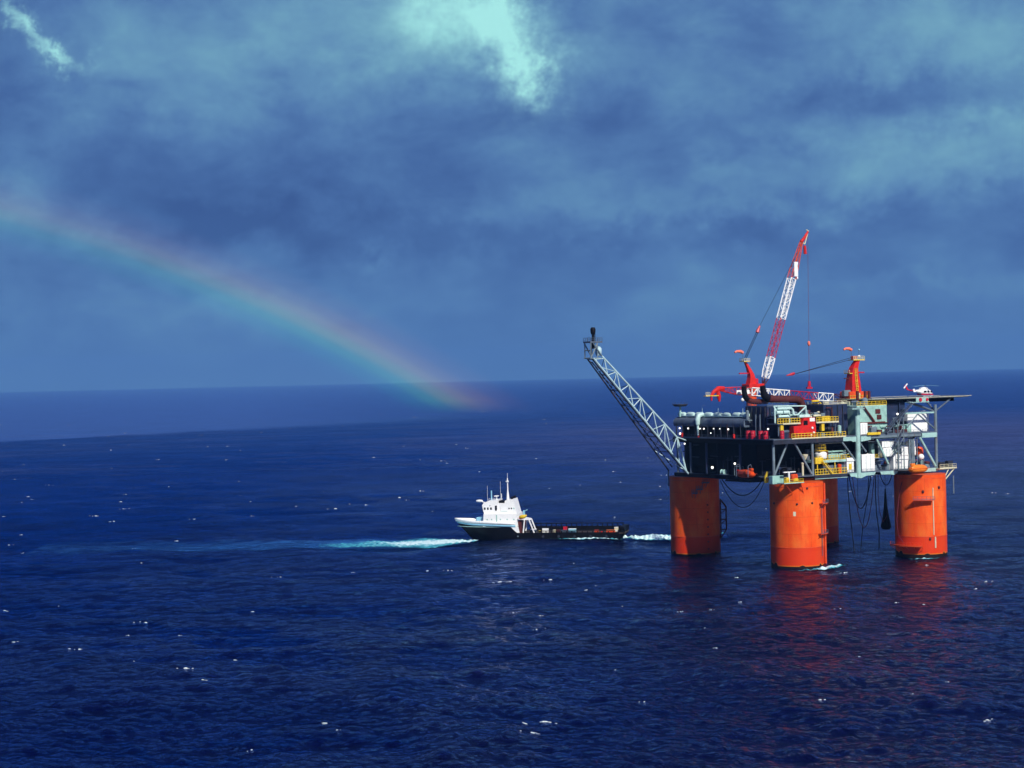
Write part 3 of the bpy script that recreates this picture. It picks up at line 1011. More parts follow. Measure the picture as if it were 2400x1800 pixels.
# ---- module level on the main deck, left side: long low hall with walkway lamps
mb = MB()
mb.bbox(LEFT + 3.5, LEFT + 24, -15.0, 28.5, ZMAIN + 0.01, 51.2, 0.2)
hall = mb.build('compressor_hall', 'black', plat)
mb = MB()
prof = [(-41.8, 51.21), (-42.2, 52.0), (-42.0, 53.4), (-41.2, 54.3), (-39.6, 54.8), (-30.0, 54.8), (-30.0, 51.21)]
mb.prism(prof, 'y', -15.0, 29.0)
rf = mb.build('hall_roof', 'dull', hall, 40)
for v_ in np.linspace(-13, 27, 11):
    MB().box(-42.35, -41.95, v_ - 0.15, v_ + 0.15, ZMAIN + 0.02, 52.2).build('frame_post', 'dark', hall)
for i, v_ in enumerate((26.5, 20.8, 15.2, 9.4, 3.6, -2.2, -8.0, -12.6)):
    MB().lathe([(0.0, -2.3), (0.7, -2.2), (1.0, -1.4), (1.0, 1.4), (0.7, 2.2), (0.0, 2.3)], 14, (-39.6, v_, 55.7), 'y').build('silencer', 'pale', hall, 50)
mb = MB()
mb.bar((-40.4, -14.5, 55.2), (-40.4, 28, 55.2), 0.22, 8)
mb.bar((-38.2, -14.5, 56.0), (-38.2, 12, 56.0), 0.3, 8)
for v_ in (14, 4, -4, -11):
    mb.bar((-39.2, v_, 54.7), (-39.2, v_, 58.2), 0.07, 5)
mb.build('roof_pipework', 'pale', hall, 40)
mb = MB()
mb.path([(-40.6, 12.0, 55.9), (-42.6, 12.0, 55.4), (-43.1, 12.0, 54.0), (-43.0, 12.1, 52.0)], [0.9, 1.0, 1.05, 0.85], 10)
mb.path([(-43.0, 12.1, 52.0), (-42.9, 12.2, 47.8)], [0.5, 0.42], 10)
mb.build('downcomer', 'pale', hall, 40)
for v_, z, s in ((24.2, 50.4, .34), (18.7, 50.4, .34), (11.2, 50.4, .3), (8.7, 50.4, .32), (2.6, 50.5, .24), (-1.2, 50.5, .22), (-6.3, 50.4, .34), (24.0, 48.3, .42), (4.4, 48.8, .24)):
    MB().ball((-42.7, v_, z), s, 10).build('deck_lamp', 'lamp', hall, 60)
MB().ball((-42.9, 20.9, 44.4), 0.34, 10).build('deck_lamp', 'lamp', plat, 60)
MB().ball((-42.9, -30.0, 50.8), 0.34, 10).build('deck_lamp', 'lamp', plat, 60)
for v_, z, s in ((4.2, 35.6, .5), (-9.6, 37.5, .42)):
    MB().ball((-42.5, v_, z), s, 10).build('deck_lamp', 'lamp', plat, 60)
for v_ in (22.8, 12.3, -9.6):
    MB().lathe([(0.0, 0), (0.4, 0.0), (0.45, 1.5), (0.0, 1.7)], 10, (-42.6, v_, ZMAIN)).build('fire_extinguisher', 'red', hall, 40)

# ---- turbine house (dark block with the exhausts) between hall and pipes
tb = MB().bbox(-38.6, -27.5, -24.5, -11.5, ZMAIN + 0.01, 59.0, 0.2).build('turbine_house', 'navy', plat)
mb = MB()
for v_ in (-13.0, -15.6, -18.2, -20.8, -23.4):
    mb.box(-39.0, -38.58, v_ - 0.25, v_ + 0.25, ZMAIN + 0.5, 58.6)
for u_ in (-37.4, -34.0, -31.0, -28.4):
    mb.box(u_ - 0.2, u_ + 0.2, -24.9, -24.48, ZMAIN + 4.5, 58.4)
for z in (51.0, 55.0):
    mb.box(-38.95, -38.61, -24.2, -12, z - 0.2, z + 0.2)
mb.build('wall_rib', 'dark', tb)
MB().rail([(-38.4, -12, 59.02), (-38.4, -24.3, 59.02), (-28, -24.3, 59.02)], 1.2, 0.07).build('railing', 'steel2', tb)
for u_, v_ in ((-39.6, -19.0), (-39.6, -21.4), (-38.0, -30.0)):
    MB().bar((u_, v_, 48), (u_, v_, 56), 0.3, 8).build('riser_pipe', 'dull', tb, 40)
mb = MB()
mb.lathe([(0.62, 54), (0.62, 57.2), (0.2, 57.6)], 10, (-40.6, -15.4, 0))
mb.box(-41.6, -39.6, -17.0, -14.0, 53.6, 53.98)
mb.build('filter_pot', 'steel2', tb, 40)

# ---- upper walkway level of the sunlit side (yellow handrails)
uw = MB().box(-39.6, -28.6, -31.4, -25.2, 52.3, 52.6).build('upper_walkway', 'dull', plat)
MB().rail([(-39.4, -31.3, 52.6), (-28.8, -31.3, 52.6)], 1.8, 0.13, 1.4).build('railing', 'yellow', uw)
MB().box(-37.0, -28.6, -31.5, -31.42, 52.2, 52.75).build('toe_board', 'cream', uw)
uw = MB().box(-21.0, -10.0, -31.4, -27.0, 52.3, 52.6).build('upper_walkway', 'dull', plat)
MB().rail([(-20.8, -31.3, 52.6), (-10.1, -31.3, 52.6), (-10.1, -27.2, 52.6)], 1.8, 0.13, 1.4).build('railing', 'yellow', uw)
MB().box(-21.0, -10.0, -31.5, -31.42, 52.2, 52.75).build('toe_board', 'cream', uw)
mb = MB()
mb.box(-17.8, -14.0, -31.2, -28.8, 52.62, 54.7)
mb.build('cabinet', 'yellow', uw)
for u_ in (-37.0, -17.3):
    MB().bbox(u_ - 0.7, u_ + 0.7, -31.0, -29.6, ZMAIN + 2.2, 52.28, 0.1).build('post', 'yellow', uw)
for u_ in (-30.0, -24.0, -11.0):
    MB().bar((u_, -30.6, ZMAIN), (u_, -30.6, 52.3), 0.18, 6).build('post', 'dull', uw)

# equipment packed under and above that walkway
def gear(u0, u1, v0, v1, z0, z1, n, mats, par=plat):
    for i in range(n):
        m_ = random.choice(mats)
        mb_ = MB()
        u_ = random.uniform(u0, u1); v_ = random.uniform(v0, v1)
        k = random.random(); h_ = random.uniform(0.3, 1.0) * (z1 - z0); w_ = random.uniform(0.5, 1.4)
        if k < 0.35:
            nm = 'cabinet'
            mb_.bbox(u_ - w_, u_ + w_, v_ - w_, v_ + w_, z0 + 0.01, z0 + h_ * 0.8, 0.08)
        elif k < 0.6:
            nm = 'upright_vessel'
            r_ = w_ * 0.7
            mb_.lathe([(0, z0), (r_, z0 + 0.05), (r_, z0 + h_ * 0.75), (r_ * 0.6, z0 + h_ * 0.85), (0, z0 + h_ * 0.9)], 12, (u_, v_, 0))
        elif k < 0.8:
            nm = 'lying_vessel'
            r_ = random.uniform(0.3, 0.8)
            mb_.lathe([(0, -w_ * 1.8), (r_ * 0.8, -w_ * 1.6), (r_, -w_), (r_, w_), (r_ * 0.8, w_ * 1.6), (0, w_ * 1.8)], 12, (u_, v_, z0 + r_ + 0.4 + random.random() * (z1 - z0) * 0.5), 'x')
        else:
            nm = 'bent_pipe'
            zz = z0 + random.uniform(0.4, 0.95) * (z1 - z0)
            mb_.path([(u_ - w_ * 2, v_, zz), (u_ + w_, v_, zz), (u_ + w_ + 0.4, v_, zz - 0.4), (u_ + w_ + 0.4, v_, z0)], random.uniform(0.12, 0.26), 8)
        mb_.build(nm, m_, par, 40)


gear(-36, -9, -29.6, -27.5, ZMAIN, 51.8, 40, ['dark', 'dull', 'navy', 'steel2', 'brown'])
gear(-37.5, -23, -28.5, -26.2, 54.8, 58.2, 20, ['steel', 'steel', 'steel2', 'mint'])
gear(-22, -10, -27.5, -22, 52.8, 58.5, 26, ['dull', 'steel2', 'cream', 'brown', 'steel', 'dark'])
gear(6, 30, -28.5, -24, ZLOW, 37.5, 26, ['dull', 'mint', 'steel2', 'dark', 'brown'])
gear(8, 27, -26.5, -22, 38.2, 45.0, 24, ['steel', 'mint', 'steel2', 'white', 'dull'])
gear(8, 27, -31.0, -27, ZMAIN, 51.0, 26, ['steel2', 'mint', 'dull', 'steel', 'brown'])
gear(32, 38, -30, -22, ZLOW, 36.0, 14, ['steel', 'mint', 'brown', 'steel2', 'red'])
gear(-38, -26, -30, -22, ZLOW, 37.0, 16, ['dark', 'black', 'navy'])
gear(-21, -8, -28.5, -24.5, 38.3, 44.6, 14, ['brown', 'steel2', 'cream', 'dull', 'mint'])
gear(-9, 2, -29.5, -26.0, ZLOW, 44.0, 10, ['dark', 'steel2', 'dull', 'mint'])
gear(3, 17, -27.5, -12, 58.05, 60.2, 14, ['steel', 'cream', 'steel2', 'dull', 'yellow'])
gear(-12, -1, -25, -12, 58.95, 60.4, 8, ['steel2', 'cream', 'dull', 'yellow'])
for i, (z, r_, m_, a_, b_) in enumerate(((44.9, .14, 'steel2', -22, -3), (44.5, .10, 'cream', -20, -9), (45.2, .16, 'steel', 0, 30), (44.7, .10, 'brown', 1, 27), (44.3, .12, 'steel2', 4, 31),
                                       (36.8, .10, 'steel2', 9, 28), (31.6, .14, 'steel2', -6, 19), (46.6, .10, 'cream', 5, 30), (52.9, .12, 'steel2', 18, 29), (50.2, .12, 'mint', 17.6, 29))):
    MB().bar((a_, -31.4 + 0.12 * i, z), (b_, -31.4 + 0.12 * i, z), r_, 6).build('long_pipe', m_, plat)
# deck between the two levels where the gear at 38 m stands
MB().box(7.0, 27.5, -30.0, -10.2, 37.7, 38.1).build('mezzanine_deck', 'steel2', plat)
MB().box(-39.2, -24, -29.2, -25.0, 54.4, 54.75).build('mezzanine_deck', 'dull', plat)
MB().rail([(7.0, -30.0, 38.1), (27.5, -30.0, 38.1)], 1.2, 0.07).build('railing', 'yellow', plat)

# pale pipe rack above the walkway, in front of the turbine house
mb = MB()
for (p, q) in (((-39.6, -29.4, 59.1), (-24.2, -29.4, 58.8)), ((-24.2, -29.4, 58.8), (-24.2, -29.4, 55.4)), ((-39.6, -29.4, 59.1), (-38.4, -29.4, 57.4)),
               ((-24.3, -29.4, 58.4), (-28.2, -29.4, 55.6)), ((-32, -29.4, 55.6), (-28.2, -29.4, 55.6)), ((-38.6, -29.0, 52.6), (-38.6, -29.0, 59.0)), ((-31.8, -29.0, 52.6), (-31.8, -29.0, 58.8))):
    mb.beam(p, q, 0.34, 0.40)
mb.build('pipe_rack', 'pale', plat)
mb = MB()
mb.path([(-38.2, -29.7, 58.1), (-31.6, -29.7, 58.1), (-30.8, -29.7, 57.5), (-30.4, -29.7, 55.6)], 0.5, 10)
mb.build('pipe', 'pale', plat, 40)
mb = MB()
mb.path([(-38.8, -29.9, 56.7), (-36.0, -29.9, 56.7)], 0.66, 12)
mb.build('lying_vessel', 'pale', plat, 40)
mb = MB()
mb.path([(-35.6, -29.9, 56.7), (-33.0, -29.9, 56.7)], 0.66, 12)
mb.build('lying_vessel', 'pale', plat, 40)
mb = MB()
mb.path([(-38.0, -30.1, 55.2), (-33.2, -30.1, 55.2)], 0.5, 10)
mb.path([(-39.4, -29.8, 58.2), (-39.4, -29.8, 53.0)], 0.3, 8)
mb.build('pipe_bundle', 'pale', plat, 40)
MB().bbox(-28.8, -23.6, -31.2, -29.8, 54.5, 55.6, 0.15).build('hatch_cover', 'pale', plat)
MB().lathe([(0.75, 48.2), (0.75, 50.8), (0.3, 51.1), (0, 51.15)], 12, (-8.9, -30.4, 0)).build('filter_pot', 'steel', plat, 40)

# ---- navy wall behind the pale post, mint-grey accommodation tower, white quarters
nw = MB().bbox(-12.5, -0.5, -26.0, -6.0, ZMAIN + 0.01, 58.9, 0.2).build('workshop_block', 'navy', plat)
mb = MB()
for u_ in (-11, -8.4, -5.8, -3.2):
    mb.box(u_ - 0.15, u_ + 0.15, -26.35, -25.98, ZMAIN + 0.4, 58.5)
mb.build('wall_rib', 'dark', nw)
MB().rail([(-12.3, -25.8, 58.92), (-0.7, -25.8, 58.92)], 1.2, 0.1).build('railing', 'cream', nw)

tw = MB().bbox(2.2, 17.5, -28.2, -10.0, ZMAIN + 0.01, 58.0, 0.2).build('accommodation_tower', 'mint', plat)
MB().rail([(2.3, -28.0, 58.02), (17.4, -28.0, 58.02)], 1.5, 0.1, 1.8).build('railing', 'yellow', tw)
mb = MB()
mb.bbox(3.0, 16.0, -28.75, -28.25, 51.0, 51.7, 0.05)
mb.bar((5.2, -28.7, 57.5), (10.4, -28.7, 51.8), 0.4, 6)
mb.bar((6.6, -28.7, 51.2), (17.4, -28.7, 51.2), 0.2, 6)
mb.build('wall_pipe', 'brown', tw)
for u_, z, s in ((12.6, 55.6, 1.2), (13.2, 53.4, 1.1), (8.2, 49.4, 1.2)):
    MB().box(u_ - s, u_ + s, -28.45, -28.18, z - 0.8, z + 0.9).build('wall_vent', 'brown', tw)
for u_ in (11.8, 16.2):
    MB().box(u_ - 0.5, u_ + 0.5, -28.4, -28.17, ZMAIN + 0.3, ZMAIN + 2.6).build('door', 'dull', tw)
MB().box(-2.8, 3.4, -31.0, -28.4, 56.8, 57.1).build('landing', 'steel', tw)
MB().rail([(-2.8, -31.0, 57.1), (3.4, -31.0, 57.1)], 1.1, 0.06).build('railing', 'steel2', tw)
MB().lathe([(1.3, 57.2), (1.3, 60.4), (0.5, 61.0)], 14, (9.0, -25, 0)).build('vent_cowl', 'steel2', tw, 40)
for i, u_ in enumerate((11.2, 14.0, 9.0)):
    MB().lathe([(0.62, 58.1), (0.62, 63.4), (0.0, 63.5)], 12, (u_ + 1.0, -22.0 + i, 0)).build('exhaust_pipe', 'brown', tw, 40)

q = MB().bbox(28.8, 40.2, -27.5, -14.0, ZMAIN + 0.01, 53.9, 0.15).build('living_quarters', 'white', plat)
MB().rail([(28.9, -27.3, 53.95), (38.8, -27.3, 53.95)], 1.1, 0.08).build('railing', 'cream', q)
MB().box(40.2, 40.5, -24.5, -16.0, ZMAIN + 0.6, 52.4).build('end_panel', 'black', q)
MB().box(24.2, 28.6, -27.0, -16.0, ZMAIN + 0.01, 51.5).build('service_block', 'dark', plat)

# stairs between the levels up to the helideck
st = MB().stair((12.4, -32.8, 47.3), (16.9, -32.8, 51.4)).build('stair_flight', 'dull', plat)
MB().stair((16.4, -33.6, 51.4), (25.4, -33.6, 58.2)).build('stair_flight', 'dull', plat)
MB().stair((20.2, -32.9, 47.2), (16.6, -32.9, 42.5)).build('stair_flight', 'dull', plat)
MB().stair((15.4, -32.6, 38.1), (20.2, -32.6, 42.5)).build('stair_flight', 'dull', plat)
MB().bbox(19.0, 21.6, -32.6, -30.6, ZLOW + 0.01, 53.0, 0.1).build('stair_tower', 'steel2', plat) if False else None
mb = MB()
for u_ in (18.6, 21.6):
    for v_ in (-32.6, -30.4):
        mb.bar((u_, v_, ZLOW), (u_, v_, 53.0), 0.2, 6)
for z in np.arange(37, 53, 4.4):
    for a_, b_ in (((18.6, -32.6), (21.6, -32.6)), ((21.6, -32.6), (21.6, -30.4)), ((18.6, -30.4), (18.6, -32.6))):
        mb.bar((*a_, z), (*b_, z), 0.16, 5)
    mb.bar((18.6, -32.6, z), (21.6, -32.6, z + 4.0), 0.12, 5)
mb.build('stair_tower', 'steel2', plat)
for u_, r_ in ((26.2, 0.4), (27.4, 0.3), (28.2, 0.5), (30.2, 0.2)):
    MB().lathe([(r_, ZLOW), (r_, 46.0)], 10, (u_, -30.8, 0)).build('riser_pipe', 'steel2', plat, 40)
MB().bbox(2.6, 9.2, -33.4, -32.7, 46.9, 47.9, 0.1).build('gangway', 'yellow', plat)

# yellow two-level module between the front column and the pale post
ym = MB().box(-21.2, -3.4, -31.4, -24.0, 37.4, 38.3).build('test_skid', 'steel', plat)
MB().rail([(-21.0, -31.3, 38.3), (-3.6, -31.3, 38.3)], 1.6, 0.1, 1.3).build('railing', 'yellow', ym)
MB().rail([(-22.4, -31.8, ZLOW), (-6.9, -31.8, ZLOW)], 2.1, 0.13, 1.3).build('railing', 'yellow', ym)
MB().stair((-19.2, -31.9, 38.0), (-14.4, -31.9, 33.2), 1.4).build('stair_flight', 'yellow', ym)
MB().bbox(-21.9, -18.0, -31.6, -30.4, 37.0, 39.4, 0.1).build('support_beam', 'yellow', ym)
mb = MB()
mb.bbox(-14.5, -6, -30, -27, 38.35, 40.4, 0.2)
mb.bar((-14.6, -30.2, 41.3), (-6, -30.2, 41.3), 0.3, 8)
mb.build('cooler', 'mint', ym)
MB().bbox(-17, -7.2, -30.4, -28, ZLOW + 0.02, 36.2, 0.2).build('pump', 'dull', ym)
MB().lathe([(0.8, ZLOW), (0.8, 36.4), (0, 36.6)], 12, (-9.8, -31.0, 0)).build('drum', 'redorange', ym, 40)
for u_ in (-20.6, -12, -4.0):
    MB().bar((u_, -31, ZLOW), (u_, -31, 37.4), 0.22, 6).build('post', 'yellow', ym)
gear(-20, -7, -30.4, -27, 38.3, 42.4, 12, ['brown', 'steel2', 'mint', 'dull'], ym)
# beige vent post with cowl beside it
MB().lathe([(0.42, ZLOW), (0.42, 37.2), (0.6, 37.3), (0.6, 37.9), (0, 38.0)], 12, (-27.2, -30.4, 0)).build('vent_post', 'cream', plat, 40)
MB().lathe([(0.4, 38.8), (1.2, 40.4), (1.25, 40.8), (0, 40.9)], 14, (-26.2, -30.6, 0)).build('vent_cowl', 'cream', plat, 40)

# outrigger with struts at the right-hand corner
og = MB().box(38.4, 47.6, -34.4, -31.0, 32.4, 32.8).build('outrigger', 'cream', plat)
mb = MB()
mb.bar((46.8, -33.8, 32.4), (41.2, -32.2, 26.4), 0.24, 6); mb.bar((43.8, -33.8, 32.4), (39.4, -34.4, 27.0), 0.2, 6)
mb.bar((39.0, -33.0, 32.3), (47.6, -33.0, 32.3), 0.3, 6)
mb.build('strut', 'cream', og)
MB().rail([(38.6, -34.3, 32.8), (47.4, -34.3, 32.8), (47.4, -31.2, 32.8)], 1.4, 0.09).build('railing', 'cream', og)
mb = MB()
mb.bbox(39.4, 42.2, -33.6, -31.6, 32.82, 35.0, 0.1); mb.bbox(43.8, 46.4, -33.6, -31.6, 32.82, 35.4, 0.1)
mb.build('winch_housing', 'dark', og)
mb = MB(); mb.bar((47.0, -33, 29.5), (47.0, -33, 22.5), 0.22, 5); mb.build('hanging_strop', 'steel2', og)
# plate on top of the front column
ft = MB().box(-45.4, -36.0, -41.4, -37.6, 31.2, 31.5).build('column_platform', 'steel', plat)
MB().rail([(-45.2, -41.2, 31.5), (-36.2, -41.2, 31.5)], 1.2, 0.08).build('railing', 'yellow', ft)
mb = MB(); mb.bar((-44.6, -40.9, 31.2), (-38.6, -37.8, 27.2), 0.18, 5); mb.bar((-37.2, -40.9, 31.2), (-34.6, -39.6, 26.4), 0.18, 5); mb.build('strut', 'redorange', ft)
MB().bbox(-47.4, -42.2, -37.4, -35.2, 31.02, 34.0, 0.1).build('generator_box', 'mint', plat)
mb = MB()
mb.bar((-41.6, -39.6, 31.5), (-41.6, -39.6, 35.2), 0.36, 8); mb.beam((-44.2, -39.6, 35.3), (-38.6, -39.6, 35.3), 0.6, 0.35)
mb.build('davit', 'white', ft)
MB().bbox(-44.0, -42.6, -41.0, -39.6, 31.52, 33.4, 0.08).build('locker', 'yellow', ft)
MB().path([(-41.0, -26, 31.1), (-41.6, -26.6, 33.2), (-41.2, -27.2, 35.0)], [0.9, 0.7, 0.4], 8).build('hawser_guide', 'yellow', plat, 40)
# ------------------------------------------------------------------ flare boom
fbm = pthing('flare_boom', 'pale lattice flare boom leaning out over the sea from the platform corner', 'flare boom', -42.0, 20.0, 32.6)
W0 = Vector((-42.0, 20.0, 32.6))


def rel(u_, v_, z_):
    return (u_ - W0.x, v_ - W0.y, z_ - W0.z)


def lerp(a, b, t):
    return Vector(a).lerp(Vector(b), t)


A0, A1 = rel(-47.3, 20.0, 47.2), rel(-81.6, 20.0, 79.2)      # upper chord
B0, B1 = rel(-42.0, 20.0, 32.6), rel(-85.4, 20.0, 78.4)      # lower near chord
C0, C1 = rel(-44.4, 29.6, 33.6), rel(-85.0, 25.0, 78.4)      # lower far chord
mb = MB()
mb.bar(A0, A1, 0.34, 8); mb.bar(B0, B1, 0.34, 8)
mb.path([A0, rel(-44.6, 20.0, 39.0), rel(-43.2, 20.0, 34.0)], 0.38, 8)
mb.bar(A0, rel(-42.4, 20.0, 45.6), 0.26, 8)
mb.bar(A0, rel(-43.0, 28.0, 45.6), 0.26, 8)
mb.build('chord', 'boom', fbm, 40)
MB().bar(C0, C1, 0.3, 8).build('chord', 'dark', fbm, 40)  # far chord, back lacing, pipe, catwalk coloured dark for the boom's shaded side
lace = MB()
back = MB()
nb = 6
tb_ = [0.19 + 0.80 * i / nb for i in range(nb + 1)]       # stations on the lower chords
ta_ = [0.0 + 0.97 * i / nb for i in range(nb + 1)]        # stations on the upper chord
for i in range(nb + 1):
    pa, pb, pc = lerp(A0, A1, ta_[i]), lerp(B0, B1, tb_[i]), lerp(C0, C1, tb_[i])
    lace.bar(pa, pb, 0.19, 6)
    back.bar(pb, pc, 0.17, 6)
    back.bar(pa, pc, 0.13, 6)
    if i < nb:
        pa2, pb2, pc2 = lerp(A0, A1, ta_[i + 1]), lerp(B0, B1, tb_[i + 1]), lerp(C0, C1, tb_[i + 1])
        mid = lerp(pb, pb2, 0.5)
        lace.bar(pa2, mid, 0.15, 6) if i % 2 == 0 else lace.bar(pa, mid, 0.15, 6)
        lace.bar(pa2, pb, 0.21, 6)
        back.bar(pb, pc2, 0.15, 6)
        back.bar(pa2, pc, 0.12, 6)
lace.bar(A0, lerp(B0, B1, 0.1), 0.2, 6)
lace.bar(lerp(B0, B1, 0.02), lerp(C0, C1, 0.19), 0.2, 6)
lace.build('lacing', 'boom', fbm, 40)
back.build('lacing', 'dark', fbm, 40)
mb = MB()
off = Vector((0.3, 1.6, -0.2))
mb.bar(Vector(B0) + off, Vector(B1) + off, 0.26, 8)
mb.build('gas_pipe', 'dark', fbm, 40)
# servicing ladder way hung under the boom
mb = MB()
p0, p1 = Vector(rel(-45.4, 26.0, 35.2)), Vector(rel(-84.2, 23.5, 77.4))
for i in range(24):
    a = p0.lerp(p1, i / 24); b = p0.lerp(p1, (i + 0.8) / 24)
    mb.beam(a, b, 0.7, 0.12)
mb.build('catwalk', 'black', fbm)
mb = MB()
mb.box(*(v - W0.x for v in (-86.8, -81.2)), *(v - W0.y for v in (20.0, 24.8)), 84.2 - W0.z, 84.6 - W0.z)
tp = mb.build('tip_platform', 'dull', fbm)
mb = MB()
c4 = [rel(-86.7, 20.1, 84.6), rel(-81.3, 20.1, 84.6), rel(-81.3, 24.7, 84.6), rel(-86.7, 24.7, 84.6)]
mb.rail(c4 + [c4[0]], 1.5, 0.08, 1.6)
mb.build('railing', 'dull', tp)
mb = MB()
for p, q_ in ((rel(-86.4, 20.3, 78.5), rel(-86.4, 20.3, 84.2)), (rel(-86.4, 24.4, 78.5), rel(-86.4, 24.4, 84.2)), (rel(-83.4, 20.3, 78.4), rel(-83.4, 20.3, 84.2)),
              (rel(-83.2, 24.4, 78.4), rel(-83.2, 24.4, 84.2)), (rel(-86.4, 20.3, 78.5), rel(-83.4, 20.3, 84.0)), (rel(-86.4, 24.4, 84.0), rel(-83.2, 24.4, 78.5)),
              (rel(-85.4, 20.0, 84.0), rel(-81.6, 20.0, 79.2)), (rel(-86.8, 20.3, 78.4), rel(-82, 20.3, 78.4)), (rel(-86.8, 24.4, 78.4), rel(-82, 24.4, 78.4)),
              (rel(-86.4, 20.3, 81.4), rel(-86.4, 24.4, 81.4)), (rel(-86.4, 20.3, 78.5), rel(-86.4, 24.4, 78.5))):
    mb.bar(p, q_, 0.24, 6)
mb.build('tip_frame', 'steel2', fbm)
MB().lathe([(0, 79.2 - W0.z), (1.0, 79.4 - W0.z), (1.25, 80.4 - W0.z), (1.25, 82.0 - W0.z), (0.6, 82.8 - W0.z), (0, 82.9 - W0.z)], 14, (-82.2 - W0.x, 21.4 - W0.y, 0)).build('knockout_drum', 'boom', fbm, 50)
mb = MB()
mb.lathe([(0.55, 82.0 - W0.z), (0.55, 87.4 - W0.z), (0.85, 87.6 - W0.z), (0.95, 88.2 - W0.z), (1.05, 89.4 - W0.z), (0.7, 90.1 - W0.z), (0.0, 90.2 - W0.z)], 16, (-83.8 - W0.x, 22.4 - W0.y, 0))
mb.bar(rel(-82.9, 22.4, 84.6), rel(-82.9, 22.4, 87.6), 0.12, 6)
mb.build('flare_tip', 'black', fbm, 50)

# ------------------------------------------------------------------ helideck
hd = pthing('helideck', 'flat dark helideck with pale edge netting on splayed legs above the white quarters', 'helideck', 38.0, -14.0, 60.4)
def octo(r, cx=0, cy=0):
    return [(cx + r * math.cos(PI / 8 + i * PI / 4), cy + r * math.sin(PI / 8 + i * PI / 4)) for i in range(8)]
poly = [(-25.5, -11.0), (-21, -13.5), (19.5, -13.5), (30.0, -7.5), (30.0, 8), (20, 16), (-18, 16), (-25.5, 9)]
MB().prism(poly, 'z', -0.5, 0.0).build('deck_plate', 'dull', hd)
mb = MB()
for i in range(8):
    a = Vector((*poly[i], -0.2)); b = Vector((*poly[(i + 1) % 8], -0.2))
    d = (b - a).normalized(); o = Vector((d.y, -d.x, 0))
    for t in (0.0, 0.55, 1.1):
        mb.bar(a + o * t + Vector((0, 0, 0.14 * t)), b + o * t + Vector((0, 0, 0.14 * t)), 0.13, 5)
    k = int((b - a).length / 1.6)
    for j in range(k + 1):
        p = a.lerp(b, j / max(k, 1))
        mb.bar(p, p + o * 1.2 + Vector((0, 0, 0.16)), 0.06, 4)
mb.build('edge_net', 'cream', hd)
mb = MB()
for y in (-11, -4, 3, 10):
    mb.box(-22, 18, y - 0.3, y + 0.3, -1.9, -0.51)
for x in (-18, -9, 0, 9, 17):
    mb.box(x - 0.3, x + 0.3, -12, 13, -1.7, -0.52)
mb.build('girder', 'black', hd)
mb = MB()
hub = (1.3, -17.6, -5.6)
for p in ((-8.5, -12.5, -1.2), (1.3, -12.5, -1.2), (14.5, -12.5, -1.2), (-1.5, -4, -1.6)):
    mb.bar(hub, p, 0.36, 8)
hub2 = (1.3, 12, -6)
for p in ((-6.5, 10, -1.6), (10.5, 10, -1.6), (1.3, 3, -1.6)):
    mb.bar(hub2, p, 0.36, 8)
mb.build('splayed_leg', 'dull', hd, 40)
for x in (-20, -12):
    MB().bar((x, -12, -1.6), (x, -12, -13.2), 0.35, 8).build('post', 'navy', hd)
MB().bbox(-19.5, -8.5, -11.5, -3, -13.2, -1.95, 0.2).build('under_block', 'navy', hd)
MB().ball((-13.3, -12.2, -6.2), 0.42, 10).build('deck_lamp', 'lamp', hd, 60)
MB().ball((-4.0, -16.6, -0.9), 0.36, 10).build('deck_lamp', 'lamp', hd, 60)
ps = MB().box(-11.6, -1.6, -17.6, -14.8, -1.9, -1.65).build('access_platform', 'steel', hd)
mb = MB()
mb.box(-8.6, -2.0, -17.65, -17.5, -1.6, 0.0)
mb.build('side_screen', 'steel', ps)
for x, r_ in ((-6.4, 0.78), (-2.9, 0.62)):
    MB().lathe([(0.25, -0.12), (r_, -0.12), (r_, 0.12), (0.25, 0.12)], 18, (x, -17.8, -0.8), 'y').build('hose_reel', 'crimson', ps, 50)

# ------------------------------------------------------------------ helicopter
he = pthing('helicopter', 'white and red helicopter parked on the helideck with its rotor still', 'helicopter', 50.6, -15.0, 60.42, R(-2))
# x nose, z up
secs = [(3.6, 0.05, 1.15, 0.0), (3.2, 0.62, 1.3, 0.55), (2.4, 1.15, 1.55, 0.95), (1.0, 1.32, 1.75, 1.15), (-1.0, 1.34, 1.8, 1.15), (-2.6, 1.10, 1.95, 0.95), (-4.0, 0.62, 2.2, 0.6), (-5.2, 0.36, 2.35, 0.34)]
n = 16
vs, fs = [], []
for (x, w_, zc, hh) in secs:
    for k in range(n):
        a = 2 * PI * k / n
        vs.append((x, w_ * math.copysign(abs(math.cos(a)) ** 0.8, math.cos(a)), zc + hh * math.copysign(abs(math.sin(a)) ** 0.8, math.sin(a))))
for i in range(len(secs) - 1):
    for k in range(n):
        fs.append((i * n + k, i * n + (k + 1) % n, (i + 1) * n + (k + 1) % n, (i + 1) * n + k))
fs += [tuple(range(n)), tuple((len(secs) - 1) * n + k for k in range(n))[::-1]]
fus = MB().add(vs, fs).build('fuselage', 'white', he, 50)
mb = MB()
for s in (-1, 1):
    mb.prism([(3.0, 0.62), (-2.8, 0.62), (-3.6, 1.25), (2.9, 0.98)], 'y', s * 1.28, s * 1.37)
mb.build('red_stripe', 'crimson', fus)
mb = MB()
for s in (-1, 1):
    mb.prism([(2.7, 1.5), (1.7, 1.5), (1.5, 2.3), (2.2, 2.25)], 'y', s * 1.14, s * 1.24)
    mb.prism([(1.1, 1.6), (-0.1, 1.6), (-0.1, 2.35), (1.0, 2.35)], 'y', s * 1.30, s * 1.36)
    mb.prism([(-0.5, 1.6), (-1.9, 1.6), (-1.8, 2.35), (-0.5, 2.35)], 'y', s * 1.28, s * 1.36)
mb.build('cabin_window', 'glass', fus)
